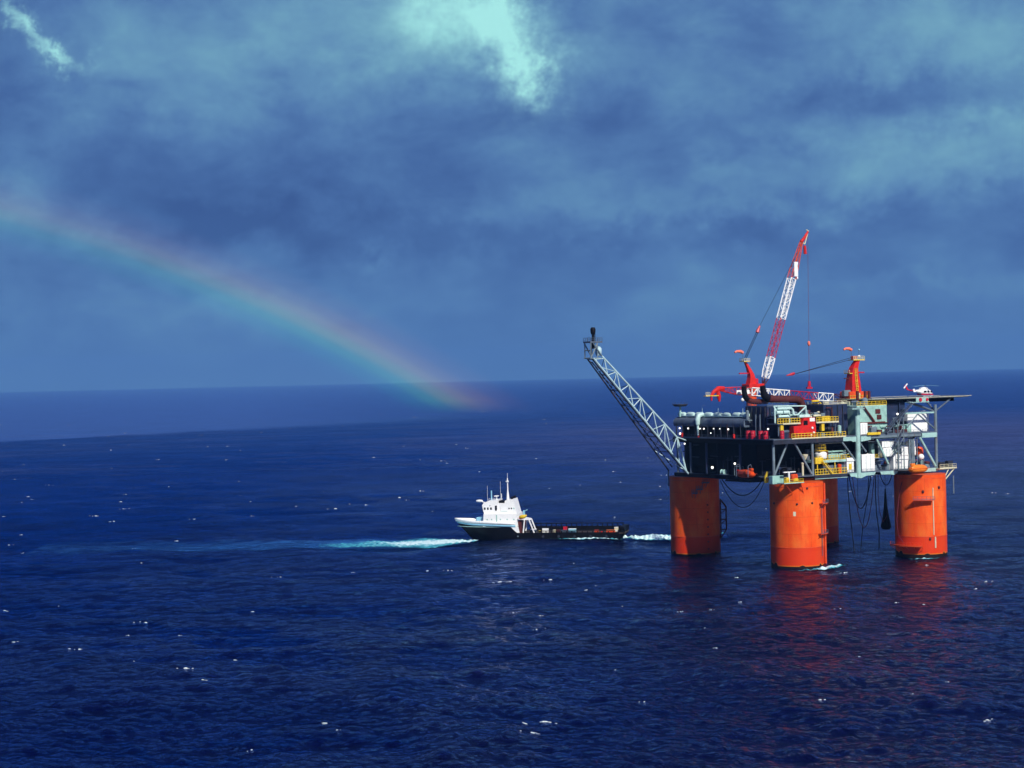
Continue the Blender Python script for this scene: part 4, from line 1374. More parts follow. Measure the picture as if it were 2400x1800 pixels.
MB().prism([(1.2, 2.85), (-2.9, 2.75), (-2.5, 3.5), (-0.9, 3.75), (0.4, 3.6)], 'y', -0.62, 0.62).build('engine_cowl', 'white', he)
mb = MB().path([(-4.4, 0, 2.3), (-7.5, 0, 2.55), (-9.2, 0, 2.9)], [0.42, 0.27, 0.2], 10)
mb.build('tail_boom', 'crimson', he, 40)
MB().prism([(-8.6, 2.7), (-9.6, 2.8), (-10.9, 4.7), (-10.2, 4.8)], 'y', -0.12, 0.12).build('tail_fin', 'crimson', he)
MB().prism([(-7.4, -1.5), (-6.4, -1.5), (-6.2, 1.5), (-7.4, 1.5)], 'z', 2.5, 2.62).build('tailplane', 'white', he)
MB().prism([(-6.2, 1.9), (-7.4, 1.9), (-8.0, 3.1), (-7.0, 3.2)], 'y', -1.62, -1.44).build('end_plate', 'white', he)
mb = MB()
for a in (0.75, 0.75 + PI):
    p = Vector((-10.5, -0.3, 4.4)); d = Vector((math.cos(a), 0, math.sin(a)))
    mb.beam(p + d * 0.2, p + d * 1.3, 0.08, 0.5)
mb.ball((-10.5, -0.25, 4.4), 0.2, 8)
mb.build('tail_rotor', 'white', he)
mb = MB()
mb.lathe([(0.16, 3.6), (0.16, 4.2), (0.4, 4.25), (0.4, 4.42), (0, 4.45)], 10)
mb.build('rotor_mast', 'dull', he, 40)
for a in (0.12, 0.12 + PI / 2, 0.12 + PI, 0.12 + 1.5 * PI):
    d = Vector((math.cos(a), math.sin(a), 0)); sd = Vector((-d.y, d.x, 0))
    pts = [d * 0.3, d * 3.5, d * 6.9]
    zs = [4.34, 4.32, 4.12]
    vs = []
    for p, z in zip(pts, zs):
        for sg, dz in ((-1, 0), (1, 0.05), (1, -0.03), (-1, -0.06)):
            vs.append((p.x + sd.x * 0.2 * sg, p.y + sd.y * 0.2 * sg, z + dz))
    fs = []
    for i in range(2):
        for k in range(4):
            fs.append((i * 4 + k, i * 4 + (k + 1) % 4, i * 4 + 4 + (k + 1) % 4, i * 4 + 4 + k))
    fs += [(0, 1, 2, 3), (11, 10, 9, 8)]
    MB().add(vs, fs).build('rotor_blade', 'bluewhite', he)
mb = MB()
for s in (-1, 1):
    mb.path([(2.6, s * 1.15, 0.35), (2.2, s * 1.15, 0.08), (-2.2, s * 1.15, 0.08)], 0.08, 6)
    for x in (1.2, -1.2):
        mb.path([(x, s * 0.7, 0.7), (x, s * 1.15, 0.1)], 0.07, 6)
mb.build('skid', 'white', he)

# ------------------------------------------------------------------ pedestal cranes
def lattice_boom(parent, p0, p1, w0, w1, bands, side, taper=0.12, up_=None, r0=0.15):
    """four-chord lattice boom from p0 to p1, painted in bands; each band its own part"""
    p0, p1 = Vector(p0), Vector(p1)
    d = (p1 - p0); L = d.length; d = d.normalized()
    s = Vector(side).normalized()
    s = (s - d * s.dot(d)).normalized()
    upv = d.cross(s).normalized()
    if up_ is not None and upv.dot(Vector(up_)) < 0:
        upv = -upv

    def sect(t):
        if t < taper:
            w = w0 * (0.25 + 0.75 * t / taper)
        elif t > 1 - 3.0 * taper:
            w = w1 + (w0 - w1) * (1 - t) / (3.0 * taper)
        else:
            w = w0
        c = p0 + d * L * t
        h = w * 0.5
        return [c + s * h * a + upv * h * b for a, b in ((-1, -1), (1, -1), (1, 1), (-1, 1))]
    for t0, t1, mt in bands:
        r = r0 if mt == 'white' else r0 * 0.6
        mb = MB()
        k = max(1, round((t1 - t0) * L / 2.6))
        for i in range(k):
            a = sect(t0 + (t1 - t0) * i / k); b = sect(t0 + (t1 - t0) * (i + 1) / k)
            for c in range(4):
                mb.bar(a[c], b[c], r, 5)
                c2 = (c + 1) % 4
                mb.bar(a[c], a[c2], r * 0.55, 4)
                if i % 2 == 0:
                    mb.bar(a[c], b[c2], r * 0.6, 4)
                else:
                    mb.bar(a[c2], b[c], r * 0.6, 4)
        a = sect(t1)
        for c in range(4):
            mb.bar(a[c], a[(c + 1) % 4], r * 0.7, 4)
        mb.build('boom_section', mt, parent)


def flag(parent, x, y, z, sgn, mat='pink'):
    """short windsock on a thin staff"""
    mb = MB()
    mb.path([(x, y, z + 3.4), (x + sgn * 1.2, y, z + 3.9), (x + sgn * 2.8, y, z + 3.95), (x + sgn * 4.0, y, z + 3.5)], [0.62, 0.6, 0.5, 0.34], 10)
    ws = mb.build('windsock', mat, parent, 50)
    MB().bar((x, y, z), (x, y, z + 3.9), 0.08, 5).build('staff', 'dull', ws)


# --- tall crane with the boom raised
cA = pthing('pedestal_crane', 'red pedestal crane with its red and white lattice boom raised high', 'crane', -21.0, 6.0, ZMAIN, 0.0, 'pedestal cranes')
za = -ZMAIN
MB().lathe([(2.0, 0), (2.0, 17.2), (2.5, 17.6), (2.5, 18.4), (0, 18.45)], 20, (-0.2, 0, 0)).build('pedestal', 'redorange', cA, 40)
MB().bbox(-3.0, 4.6, -2.4, 2.4, 18.3, 20.2, 0.2).build('slewing_platform', 'red', cA)
def curved_mast(parent, pts, ws, mat):
    vs, fs = [], []
    for (x, z), w in zip(pts, ws):
        for a, b in ((-1, -1), (1, -1), (1, 1), (-1, 1)):
            vs.append((x + a * w, b * w * 0.9, z))
    m = len(pts)
    for i in range(m - 1):
        for k in range(4):
            fs.append((i * 4 + k, i * 4 + (k + 1) % 4, i * 4 + 4 + (k + 1) % 4, i * 4 + 4 + k))
    fs += [(3, 2, 1, 0), tuple((m - 1) * 4 + k for k in range(4))]
    return MB().add(vs, fs).build('mast', mat, parent)
curved_mast(cA, [(-0.4, 19.6), (-0.1, 22.5), (-0.3, 24.0), (-1.4, 26.2), (-2.4, 27.9), (-3.0, 28.8)], [1.6, 1.2, 1.0, 0.7, 0.5, 0.42], 'red')
mb = MB(); mb.box(-4.6, -1.6, -1.4, 1.4, 28.8, 29.0)
mp = mb.build('mast_platform', 'yellow', cA)
MB().rail([(-4.6, -1.4, 29.0), (-1.6, -1.4, 29.0), (-1.6, 1.4, 29.0), (-4.6, 1.4, 29.0), (-4.6, -1.4, 29.0)], 1.1, 0.09, 1.2).build('railing', 'cream', mp)
MB().box(-6.0, -1.2, -0.25, 0.25, 24.1, 24.6).build('counter_arm', 'crimson', cA)
MB().bbox(1.6, 4.0, 0.6, 2.3, 20.22, 22.2, 0.15).build('operator_cab', 'crimson', cA)
flag(cA, -4.0, 0, 29.0, -1)
fA, hA = (5.9, 0, 19.6), (26.8, 0, 76.0)
lattice_boom(cA, fA, hA, 2.4, 0.8, [(0.0, 0.05, 'brown'), (0.05, 0.19, 'white'), (0.19, 0.46, 'crimson'), (0.46, 0.74, 'white'), (0.74, 1.0, 'redorange')], (0, 1, 0), 0.07, (0, 0, 1), 0.25)
mb = MB()
mb.path([hA, (28.4, 0, 77.6), (30.4, 0, 80.2)], [0.75, 0.6, 0.4], 8)
jb = mb.build('fly_jib', 'red', cA)
mb = MB(); mb.bar((30.6, 0, 80.4), (28.6, 0, 75.2), 0.22, 6); mb.bar((28.6, 0, 75.2), hA, 0.22, 6); mb.bar((30.6, 0, 80.4), (29.6, 0, 80.9), 0.25, 6)
mb.build('jib_strut', 'cream', jb)
MB().path([(28.5, 0, 74.6), (28.7, 0, 71.2)], [0.55, 0.7], 8).build('hook_block', 'red', cA, 40)
wb = Vector(fA).lerp(Vector(hA), 0.80)
MB().bbox(wb.x - 0.9, wb.x + 1.0, -1.5, -0.9, wb.z - 2.6, wb.z + 3.2, 0.1).build('sign_board', 'white', cA)
bq = Vector(fA).lerp(Vector(hA), 0.78)
MB().ball((bq.x + 1.8, 0, bq.z - 2.0), 0.7, 12).build('overhaul_ball', 'white', cA, 60)
# luffing ropes and the spreader half way up
mb = MB()
for dy in (-0.5, 0.5):
    mb.bar((-3.4, dy, 29.2), (3.6, dy, 40.6), 0.13, 4)
mb.bar((4.6, 0, 42.6), (25.4, 0, 72.6), 0.075, 4)
mb.build('luffing_rope', 'hose', cA)
MB().path([(3.4, 0, 40.2), (4.0, 0, 41.4), (4.8, 0, 42.8)], [0.75, 0.6, 0.25], 6).build('spreader', 'crimson', cA)
mb = MB(); mb.bar((30.2, 0, 80.0), (29.6, 0, 36.2), 0.06, 4); mb.bar((29.5, 0, 35.0), (29.3, 0, 20.4), 0.08, 4)
mb.build('hoist_rope', 'hosered', cA)
MB().ball((29.55, 0, 35.6), 0.75, 12, (0.8, 0.8, 1.4)).build('headache_ball', 'pink', cA, 60)
MB().path([(29.3, 0, 20.6), (29.25, 0, 18.4)], [0.55, 0.75], 8).build('hook_block', 'crimson', cA, 40)
mb = MB(); mb.box(27.9, 30.5, -0.5, 0.5, 17.6, 18.3); mb.build('lifting_frame', 'crimson', cA)

# --- low crane with the boom laid down across the deck
cB = pthing('pedestal_crane', 'red pedestal crane with yellow ladder and its lattice boom laid flat over the deck', 'crane', 18.8, -8.0, 58.0, 0.0, 'pedestal cranes')
MB().lathe([(2.3, -11.0), (2.3, 0.9), (0, 0.95)], 20).build('pedestal', 'brown', cB, 40)
hs = MB().bbox(-4.6, 5.6, -2.9, 2.9, 0.9, 5.2, 0.2).build('machinery_house', 'redorange', cB)
MB().rail([(-4.5, -3.1, 1.4), (5.5, -3.1, 1.4)], 2.2, 0.1, 1.2).build('railing', 'yellow', hs)
MB().box(-4.8, 5.8, -3.4, 3.4, 0.5, 0.88).build('floor_plate', 'yellow', hs)
MB().bbox(-0.4, 0.9, -3.05, -2.7, 2.0, 4.6, 0.05).build('house_door', 'cream', hs)
MB().bbox(-6.6, -3.2, -2.2, -0.4, 3.4, 5.8, 0.15).build('operator_cab', 'steel2', cB)
curved_mast(cB, [(-0.1, 5.0), (-0.1, 9.0), (0.0, 12.0), (0.4, 14.4), (1.4, 16.2), (2.2, 17.4)], [2.4, 2.1, 1.7, 1.35, 1.1, 0.9], 'red')
mb = MB()
for dx in (-0.45, 0.45):
    mb.path([(-0.1 + dx, -2.5, 5.4), (-0.1 + dx, -2.15, 9.0), (0.0 + dx, -1.75, 12), (0.4 + dx, -1.4, 14.4)], 0.12, 4)
for i in range(13):
    z = 5.6 + i * 0.7
    y = float(np.interp(z, [5.4, 9, 12, 14.4], [-2.5, -2.15, -1.75, -1.4]))
    mb.bar((-0.55, y, z), (0.35, y, z), 0.09, 4)
for z in (7.0, 9.2, 11.4):
    mb.bbox(-0.8, 0.6, float(np.interp(z, [5.4, 14.4], [-2.75, -1.75])), float(np.interp(z, [5.4, 14.4], [-2.4, -1.4])), z, z + 0.25, 0.05)
mb.build('ladder', 'yellow', cB)
tp2 = MB().prism([(-1.0, -1.6), (5.0, -1.2), (6.4, 0), (5.0, 1.2), (-1.0, 1.6)], 'z', 17.4, 17.8).build('mast_platform', 'yellow', cB)
MB().rail([(-1.0, -1.6, 17.8), (5.0, -1.2, 17.8), (6.2, 0, 17.8)], 1.3, 0.1, 1.3).build('railing', 'cream', tp2)
MB().bbox(-0.4, 1.8, -0.8, 0.8, 17.82, 19.2, 0.1).build('sheave_nest', 'redorange', tp2)
MB().ball((3.4, 0, 19.0), 0.55, 10).build('beacon', 'white', tp2, 60)
MB().bar((3.4, 0, 17.8), (3.4, 0, 21.6), 0.07, 5).build('aerial', 'dull', tp2)
MB().ball((3.4, 0, 21.6), 0.38, 8).build('beacon', 'bluewhite', tp2, 60)
MB().box(-3.2, -1.6, -1.6, 1.6, 12.2, 12.5).build('side_landing', 'yellow', cB)
MB().rail([(-3.2, -1.6, 12.5), (-3.2, 1.6, 12.5)], 1.2, 0.1, 1.2).build('railing', 'cream', cB)
MB().box(1.6, 5.8, -0.22, 0.22, 12.4, 12.9).build('counter_arm', 'crimson', cB)
MB().box(-4.6, -1.8, -0.2, 0.2, 10.2, 10.6).build('counter_arm', 'brown', cB)
flag(cB, -0.6, 0, 18.2, -1)
fB, hB = (-5.6, 0, 2.6), (-67.0, 0, 7.6)
lattice_boom(cB, fB, hB, 2.9, 0.8, [(0.0, 0.10, 'brown'), (0.10, 0.225, 'white'), (0.225, 0.46, 'crimson'), (0.46, 0.76, 'white'), (0.76, 1.0, 'red')], (0, 1, 0), 0.05, (0, 0, 1), 0.24)
hdv = Vector(hB)
mb = MB()
mb.path([hdv + Vector((2.5, 0, 0.2)), hdv + Vector((0, 0, 0.3)), hdv + Vector((-2.4, 0, -1.0)), hdv + Vector((-3.6, 0, -2.6))], [0.9, 1.0, 0.7, 0.45], 8)
mb.build('boom_head', 'red', cB, 40)
MB().path([hdv + Vector((-0.3, 0, -0.6)), hdv + Vector((0.1, 0, -2.6)), hdv + Vector((0.3, 0, -4.6))], [0.7, 0.85, 0.35], 8).build('hook_block', 'red', cB, 40)
MB().path([hdv + Vector((-3.5, 0, -2.2)), hdv + Vector((-3.4, 0, -4.2))], [0.5, 0.35], 8).build('hook_block', 'crimson', cB, 40)
bp_ = MB().box(hdv.x - 6.6, hdv.x - 0.4, -0.7, 0.7, hdv.z - 2.5, hdv.z - 2.2).build('head_platform', 'yellow', cB)
MB().rail([(hdv.x - 6.5, -0.7, hdv.z - 2.2), (hdv.x - 4.6, -0.7, hdv.z - 2.2)], 1.2, 0.08, 1.0).build('railing', 'cream', bp_)
t_ = Vector(fB).lerp(hdv, 0.83)
MB().bbox(t_.x - 3.0, t_.x + 3.2, -1.6, -1.2, t_.z - 1.3, t_.z + 0.3, 0.1).build('sign_board', 'white', cB)
MB().ball((t_.x + 0.6, -0.4, t_.z - 3.4), 0.72, 12).build('overhaul_ball', 'white', cB, 60)
MB().bar((t_.x + 0.6, -0.4, t_.z - 2.8), (t_.x + 0.6, -0.4, t_.z - 0.6), 0.06, 4).build('hoist_rope', 'hose', cB)
mb = MB()
for dz in (0.0, 0.75):
    mb.bar((-30.0, 0, 12.6), (-0.2, 0, 17.9 + dz), 0.12, 4)
mb.build('luffing_rope', 'hose', cB)
MB().path([(-34.0, 0, 12.1), (-31.2, 0, 12.6), (-30.0, 0, 12.9)], [0.15, 0.6, 0.5], 6).build('spreader', 'crimson', cB)

# ------------------------------------------------------------------ exhaust ducts
def duct(label, pts, r, mouth, u_, v_, z_):
    o = pthing('exhaust_duct', label, 'exhaust duct', u_, v_, z_, 0, 'exhaust ducts of the turbine house')
    q = [(p[0] - u_, p[1] - v_, p[2] - z_) for p in pts]
    sm = []
    n_ = len(q)
    for i in range(n_ - 1):          # Catmull-Rom so the elbow is round
        p0, p1, p2, p3 = (Vector(q[max(0, min(n_ - 1, k))]) for k in (i - 1, i, i + 1, i + 2))
        for t in np.linspace(0, 1, 5)[:-1]:
            t = float(t)
            sm.append(0.5 * ((2 * p1) + (p2 - p0) * t + (2 * p0 - 5 * p1 + 4 * p2 - p3) * t * t + (3 * p1 - p0 - 3 * p2 + p3) * t ** 3))
    sm.append(Vector(q[-1]))
    MB().path(sm, [mouth * 0.9 + (r - mouth * 0.9) * min(1.0, k / 5) for k in range(len(sm))], 16).build('duct', 'brown', o, 50)
    a, b = sm[0], sm[1]
    d = (a - b).normalized()
    m = MB().path([a + d * 0.9, a + d * 0.3] + sm[1:8], [mouth * 0.98, mouth] + [mouth + (r + 0.06 - mouth) * min(1.0, k / 4) for k in range(7)], 16)
    m.build('sooty_mouth', 'black', o, 50)
    mb = MB()
    for i in range(9, len(sm) - 1, 4):
        d2 = (sm[i + 1] - sm[i]).normalized()
        mb.path([sm[i] - d2 * 0.12, sm[i] + d2 * 0.12], r + 0.12, 16)
    mb.build('flange', 'brown', o, 50)
    return o


duct('dark red exhaust duct rising to a sooty upturned mouth, left of its twin',
     [(-40.0, -13.0, 65.6), (-39.6, -13.0, 62.8), (-37.8, -13.0, 61.2), (-34.6, -13.0, 60.6), (-29.0, -13.0, 60.6)], 1.0, 1.0, -34.0, -13.0, 59.0)
duct('long dark red exhaust duct bending up to a black mouth, right of its twin',
     [(-32.6, -15.0, 65.6), (-31.8, -15.0, 62.8), (-29.4, -15.0, 61.6), (-25.0, -15.0, 61.2), (-16.5, -15.0, 60.9), (-14.0, -15.0, 59.4), (-13.6, -15.0, 55.0)], 1.45, 1.1, -25.0, -15.0, 59.0)

# ------------------------------------------------------------------ loose equipment on the decks
def single(name, label, cat, mb, mat, u_, v_, z_, group=None, smooth=None, rot=0.0):
    o = mb.build(name, mat, None, smooth)
    place(o, u_, v_, z_, rot)
    return tag(o, label, cat, group)


# dish mast on the hall roof
dm = pthing('antenna_mast', 'thin pale mast carrying a flat dark dish above the far left roof end', 'antenna', -40.6, 26.4, 54.82)
MB().path([(0, 0, 0), (0.05, 0, 4.0)], [0.5, 0.34], 8).build('pole', 'steel', dm, 40)
MB().lathe([(0, 3.95), (2.2, 4.1), (3.0, 4.7), (3.0, 4.95), (2.0, 4.5), (0, 4.35)], 18).build('dish', 'dark', dm, 40)
mb = MB()
for i in range(8):
    a = i * PI / 4
    mb.bar((2.9 * math.cos(a), 2.9 * math.sin(a), 4.8), (2.9 * math.cos(a), 2.9 * math.sin(a), 5.7), 0.06, 4)
mb.build('guard_post', 'dull', dm)

# red fire-pump skid
rd = pthing('fire_pump_skid', 'big red box shaped unit with a taller block and white sign on the deck', 'equipment', -27.0, -31.6, ZMAIN + 0.01)
MB().bbox(-5.3, 5.4, -0.4, 2.2, 0.0, 4.5, 0.12).build('body', 'red', rd)
MB().prism([(-1.6, 4.52), (5.2, 4.52), (5.0, 7.4), (-0.2, 7.4)], 'y', -0.3, 2.0).build('tower', 'red', rd)
MB().box(2.4, 4.8, -0.42, -0.32, 6.0, 7.3).build('sign', 'white', rd)
MB().box(-0.6, 1.4, -0.36, -0.30, 4.7, 6.4).build('intake', 'black', rd)
for x, z in ((3.4, 3.6), (4.1, 1.8), (2.7, 0.9)):
    MB().lathe([(0, -0.25), (0.42, -0.2), (0.42, 0.1), (0, 0.12)], 12, (x, -0.52, z), 'y').build('gauge', 'white', rd, 50)
MB().bbox(-4.4, -3.6, -0.5, -0.38, 0.4, 2.6, 0.03).build('door', 'crimson', rd)

# paired crimson drums on the left deck edge
def drum(u_, v_, label, h_=3.0, r_=0.95):
    o = pthing('chemical_drum', label, 'drum', u_, v_, ZMAIN + 0.01, 0, 'crimson drums along the deck edge')
    MB().lathe([(0, 0), (r_, 0.02), (r_, h_ * 0.30), (r_ + 0.06, h_ * 0.33), (r_, h_ * 0.36), (r_, h_ * 0.63), (r_ + 0.06, h_ * 0.66), (r_, h_ * 0.69), (r_, h_), (0, h_ + 0.02)], 18).build('shell', 'crimson', o, 40)
    MB().lathe([(0, h_ + 0.03), (0.3, h_ + 0.03), (0.3, h_ + 0.2), (0, h_ + 0.2)], 10).build('bung', 'dark', o)
    return o


drum(-42.0, -17.4, 'upright crimson drum at the deck edge, left one of the left pair')
drum(-42.0, -20.0, 'upright crimson drum at the deck edge, right one of the left pair')
drum(-42.0, -24.6, 'upright crimson drum at the deck edge, left one of the pair nearer the corner')
drum(-42.0, -27.4, 'crimson upright drum at the deck edge, last one before the platform corner')
o = drum(-37.2, -31.0, 'crimson and red drum standing beside the yellow post by the corner railing', 3.0, 0.8)

# tanks, containers, boxes
t1 = pthing('storage_tank', 'round white tank topped by a yellow guard rail above the yellow stairs', 'tank', -17.4, -29.4, 38.9)
MB().lathe([(0, 0.0), (2.1, 0.0), (2.3, 0.4), (2.3, 1.9), (1.6, 2.7), (0.9, 3.0), (0, 3.05)], 24).build('shell', 'white', t1, 40)
cr_ = MB()
ring = [(1.9 * math.cos(a), 1.9 * math.sin(a), 2.9) for a in np.linspace(0, 2 * PI, 13)]
cr_.rail(ring, 2.2, 0.11, 1.0)
cr_.build('guard_rail', 'yellow', t1)
MB().box(-2.0, 2.0, -2.0, 2.0, 2.75, 2.9).build('top_grating', 'yellow', t1)

t2 = pthing('pressure_vessel', 'upright red pressure vessel standing near the right end of the lower deck', 'tank', 33.8, -28.0, ZLOW + 0.01)
MB().lathe([(0, 4.2), (1.3, 4.5), (1.7, 5.0), (1.7, 7.2), (1.3, 8.0), (0, 8.4)], 20).build('shell', 'redorange', t2, 40)
MB().lathe([(0.3, 8.3), (0.3, 9.2), (0.5, 9.25), (0.5, 9.5), (0, 9.5)], 10).build('nozzle', 'steel2', t2, 40)
mb = MB()
for i in range(4):
    a = PI / 4 + i * PI / 2
    mb.bar((1.4 * math.cos(a), 1.4 * math.sin(a), 0), (1.4 * math.cos(a), 1.4 * math.sin(a), 5), 0.2, 6)
mb.build('leg', 'steel2', t2)
t3 = pthing('satellite_dome', 'small white ball shaped dome just above the orange lifeboat', 'radar dome', 31.8, -31.2, ZLOW + 0.01)
MB().ball((0, 0, 4.4), 1.2, 18).build('dome', 'white', t3, 60)
MB().lathe([(0.4, 0), (0.4, 3.5)], 10).build('stand', 'steel', t3)


def container(label, u0, u1, v0, v1, z0, z1, name='container', cat='container', ribs=True, group='white containers and boxes on the decks', mat='white', rot=0.0, doors=True):
    um, vm = (u0 + u1) / 2, (v0 + v1) / 2
    o = pthing(name, label, cat, um, vm, z0, rot, group)
    a, b, h_ = (u1 - u0) / 2, (v1 - v0) / 2, z1 - z0
    MB().bbox(-a, a, -b, b, 0.02, h_, min(0.22, a * 0.15)).build('body', mat, o)
    mb = MB()
    for sx in (-1, 1):
        for sy in (-1, 1):
            mb.box(sx * (a - 0.14), sx * (a + 0.04), sy * (b - 0.14), sy * (b + 0.04), 0, h_ + 0.04)
    mb.build('corner_post', mat, o)
    if doors:
        mb = MB()
        for x in (-0.35, 0.35):
            mb.bar((x * a, -b - 0.05, 0.3), (x * a, -b - 0.05, h_ - 0.3), 0.06, 4)
        mb.build('locking_bar', 'steel', o)
    return o


container('large white container on the lower deck right beside the thick pale post', 0.9, 7.4, -31.6, -29.0, ZLOW + 0.05, 39.6)
container('white upright box on the main deck just right of the thick pale post', 1.5, 5.0, -30.6, -28.6, ZMAIN + 0.02, 51.5)
container('tilted looking white container behind the orange lifeboat', 17.4, 25.6, -30.9, -28.6, ZLOW + 0.05, 38.9, rot=R(3))
container('upper left white box of the stack below the grey stairs', 12.0, 15.6, -30.9, -28.6, 41.7, 44.2)
container('small white box to the right in the top row below the grey stairs', 15.8, 18.2, -30.6, -28.6, 41.7, 44.1)
container('square white box under the upper left one, behind the pale diagonal brace', 12.4, 17.4, -31.0, -28.4, 38.15, 41.6)
container('white box in the middle, left of the thin grey risers', 21.9, 25.2, -31.0, -28.4, 38.15, 41.6)
container('white box standing right of the thin grey risers', 26.4, 29.8, -30.4, -28.4, 38.15, 41.5)
container('topmost white box right of the thin grey risers', 26.4, 29.4, -30.4, -28.6, 41.7, 43.8)
wbx = container('white cabinet with a yellow patch at the end of the yellow module', -6.6, -3.2, -31.6, -30.0, ZLOW + 0.05, 38.6, 'electrical_cabinet', 'cabinet')
MB().box(-0.8, 0.6, -0.98, -0.86, 1.2, 3.4).build('yellow_panel', 'yellow', wbx)
MB().bbox(-1.9, 2.0, -1.1, -0.78, 4.3, 5.6, 0.1).build('hood', 'white', wbx)

# small gear under the left side of the deck
w1 = pthing('winch', 'small pale winch on the shaded lower deck left of the orange lifeboat', 'winch', LEFT + 0.4, -1.4, ZLOW + 0.01)
MB().lathe([(0, -0.9), (1.0, -0.9), (1.0, -0.7), (0.6, -0.65), (0.6, 0.65), (1.0, 0.7), (1.0, 0.9), (0, 0.9)], 18, (0, 0, 1.1), 'y').build('drum', 'steel', w1, 40)
MB().bbox(-0.9, 0.9, -2.6, 1.3, 0, 0.3, 0.05).build('base', 'steel2', w1)
w2 = pthing('pump_unit', 'small red pump in a dark frame beside the shaded orange lifeboat', 'pump', LEFT + 0.4, -10.8, ZLOW + 0.01)
MB().lathe([(0, -1.2), (0.6, -1.1), (0.7, 0), (0.6, 1.1), (0, 1.2)], 14, (0, 0, 1.6), 'y').build('casing', 'red', w2, 40)
mb = MB()
for sx in (-1, 1):
    for sy in (-1.6, 1.6):
        mb.bar((sx * 0.8, sy, 0), (sx * 0.8, sy, 3.4), 0.14, 5)
    mb.bar((sx * 0.8, -1.6, 3.4), (sx * 0.8, 1.6, 3.4), 0.14, 5)
mb.build('frame', 'steel2', w2)

# ------------------------------------------------------------------ lifeboats
def lifeboat(label, u_, v_, z_, rot, L=9.4, bw=3.0, mat='orange'):
    o = pthing('lifeboat', label, 'lifeboat', u_, v_, z_, rot, 'enclosed orange lifeboats')
    n = 14
    st = [(-1.0, 0.45, 0.95), (-0.92, 0.75, 0.45), (-0.7, 0.95, 0.12), (-0.3, 1.0, 0.0), (0.3, 1.0, 0.0), (0.7, 0.88, 0.14), (0.92, 0.5, 0.5), (1.0, 0.12, 1.0)]
    vs, fs = [], []
    for (x, w, k) in st:
        for i in range(n + 1):
            a = PI + PI * i / n
            vs.append((x * L / 2, w * bw / 2 * math.copysign(abs(math.cos(a)) ** 0.7, math.cos(a)), 1.55 + (1.55 - k * 1.3) * math.sin(a)))
    for s in range(len(st) - 1):
        for i in range(n):
            fs.append((s * (n + 1) + i, (s + 1) * (n + 1) + i, (s + 1) * (n + 1) + i + 1, s * (n + 1) + i + 1))
        fs.append((s * (n + 1), s * (n + 1) + n, (s + 1) * (n + 1) + n, (s + 1) * (n + 1)))
    fs += [tuple(range(n + 1)), tuple((len(st) - 1) * (n + 1) + i for i in range(n + 1))[::-1]]
    MB().add(vs, fs).build('hull', mat, o, 50)
    cs = [(-0.86, 0.5, 0.7), (-0.6, 0.85, 1.35), (0.0, 0.9, 1.5), (0.5, 0.8, 1.35), (0.86, 0.4, 0.6)]
    vs, fs = [], []
    for (x, w, h_) in cs:
        for i in range(n + 1):
            a = PI * i / n
            vs.append((x * L / 2, w * bw / 2 * math.copysign(abs(math.cos(a)) ** 0.6, math.cos(a)), 1.56 + h_ * math.sin(a) ** 0.7 if 0 < i < n else 1.56))
    for s in range(len(cs) - 1):
        for i in range(n):
            fs.append((s * (n + 1) + i, s * (n + 1) + i + 1, (s + 1) * (n + 1) + i + 1, (s + 1) * (n + 1) + i))
    fs += [tuple(range(n + 1))[::-1], tuple((len(cs) - 1) * (n + 1) + i for i in range(n + 1))]
    MB().add(vs, fs).build('canopy', mat, o, 50)
    MB().prism([(-L / 2 * 0.97, 1.45), (L / 2 * 0.99, 1.5), (L / 2 * 0.99, 1.66), (-L / 2 * 0.97, 1.62)], 'y', -bw / 2 * 1.0 - 0.05, -bw / 2 * 0.98).build('rubbing_strake', 'redorange', o)
    MB().bbox(-L * 0.42, -L * 0.22, -0.6, 0.6, 2.7, 3.6, 0.15).build('helm_hood', mat, o)
    mb = MB()
    for x in (-L * 0.36, L * 0.36):
        mb.path([(x, 1.8, 0.4), (x, 1.6, 4.6), (x, 0.4, 5.0), (x, 0.0, 4.0)], 0.16, 6)
        mb.bar((x, 0, 4.0), (x, 0, 2.6), 0.07, 4)
    mb.build('davit_arm', 'dull', o)
    return o


lb1 = lifeboat('bright orange lifeboat slung in sunlight above the right hand column', 20.8, -40.9, 32.2, R(4), 9.8)
lb2 = lifeboat('orange lifeboat hanging in deep shade under the left side of the deck', LEFT - 2.4, -18.4, 32.6, R(90), 9.6, 3.0, 'redorange')
# catwalk reaching out to the right-hand lifeboat
MB().box(16.5, 25.5, -39.0, FRONT - 0.4, ZLOW - 0.3, ZLOW - 0.02).build('boat_station', 'dark', plat)
rb = pthing('rescue_boat', 'small red orange rescue craft with yellow gear on top of the front column', 'rescue boat', -39.0, -39.4, 31.55, R(8))
MB().bbox(-1.4, 1.4, -0.9, 0.9, 0.3, 2.9, 0.4).build('hull', 'redorange', rb)
MB().bbox(-1.0, 1.0, -1.0, -0.86, 0.3, 1.4, 0.04).build('fender', 'yellow', rb)
MB().box(-1.2, 1.2, -0.7, 0.7, 0.0, 0.28).build('cradle', 'steel2', rb)

# ------------------------------------------------------------------ hoses and ropes hanging under the deck
def catenary(p, q, sag, n=22):
    p, q = Vector(p), Vector(q)
    return [p.lerp(q, i / n) - Vector((0, 0, sag * (1 - (2 * i / n - 1) ** 2))) for i in range(n + 1)]


def hose(label, pts, r, mat, name='hanging_hose', cat='hose'):
    base = Vector(pts[0])
    o = MB().path([Vector(p) - base for p in pts], r, 6).build(name, mat, None, 60)
    place(o, *base)
    return tag(o, label, cat, 'hoses and ropes hanging below the deck')


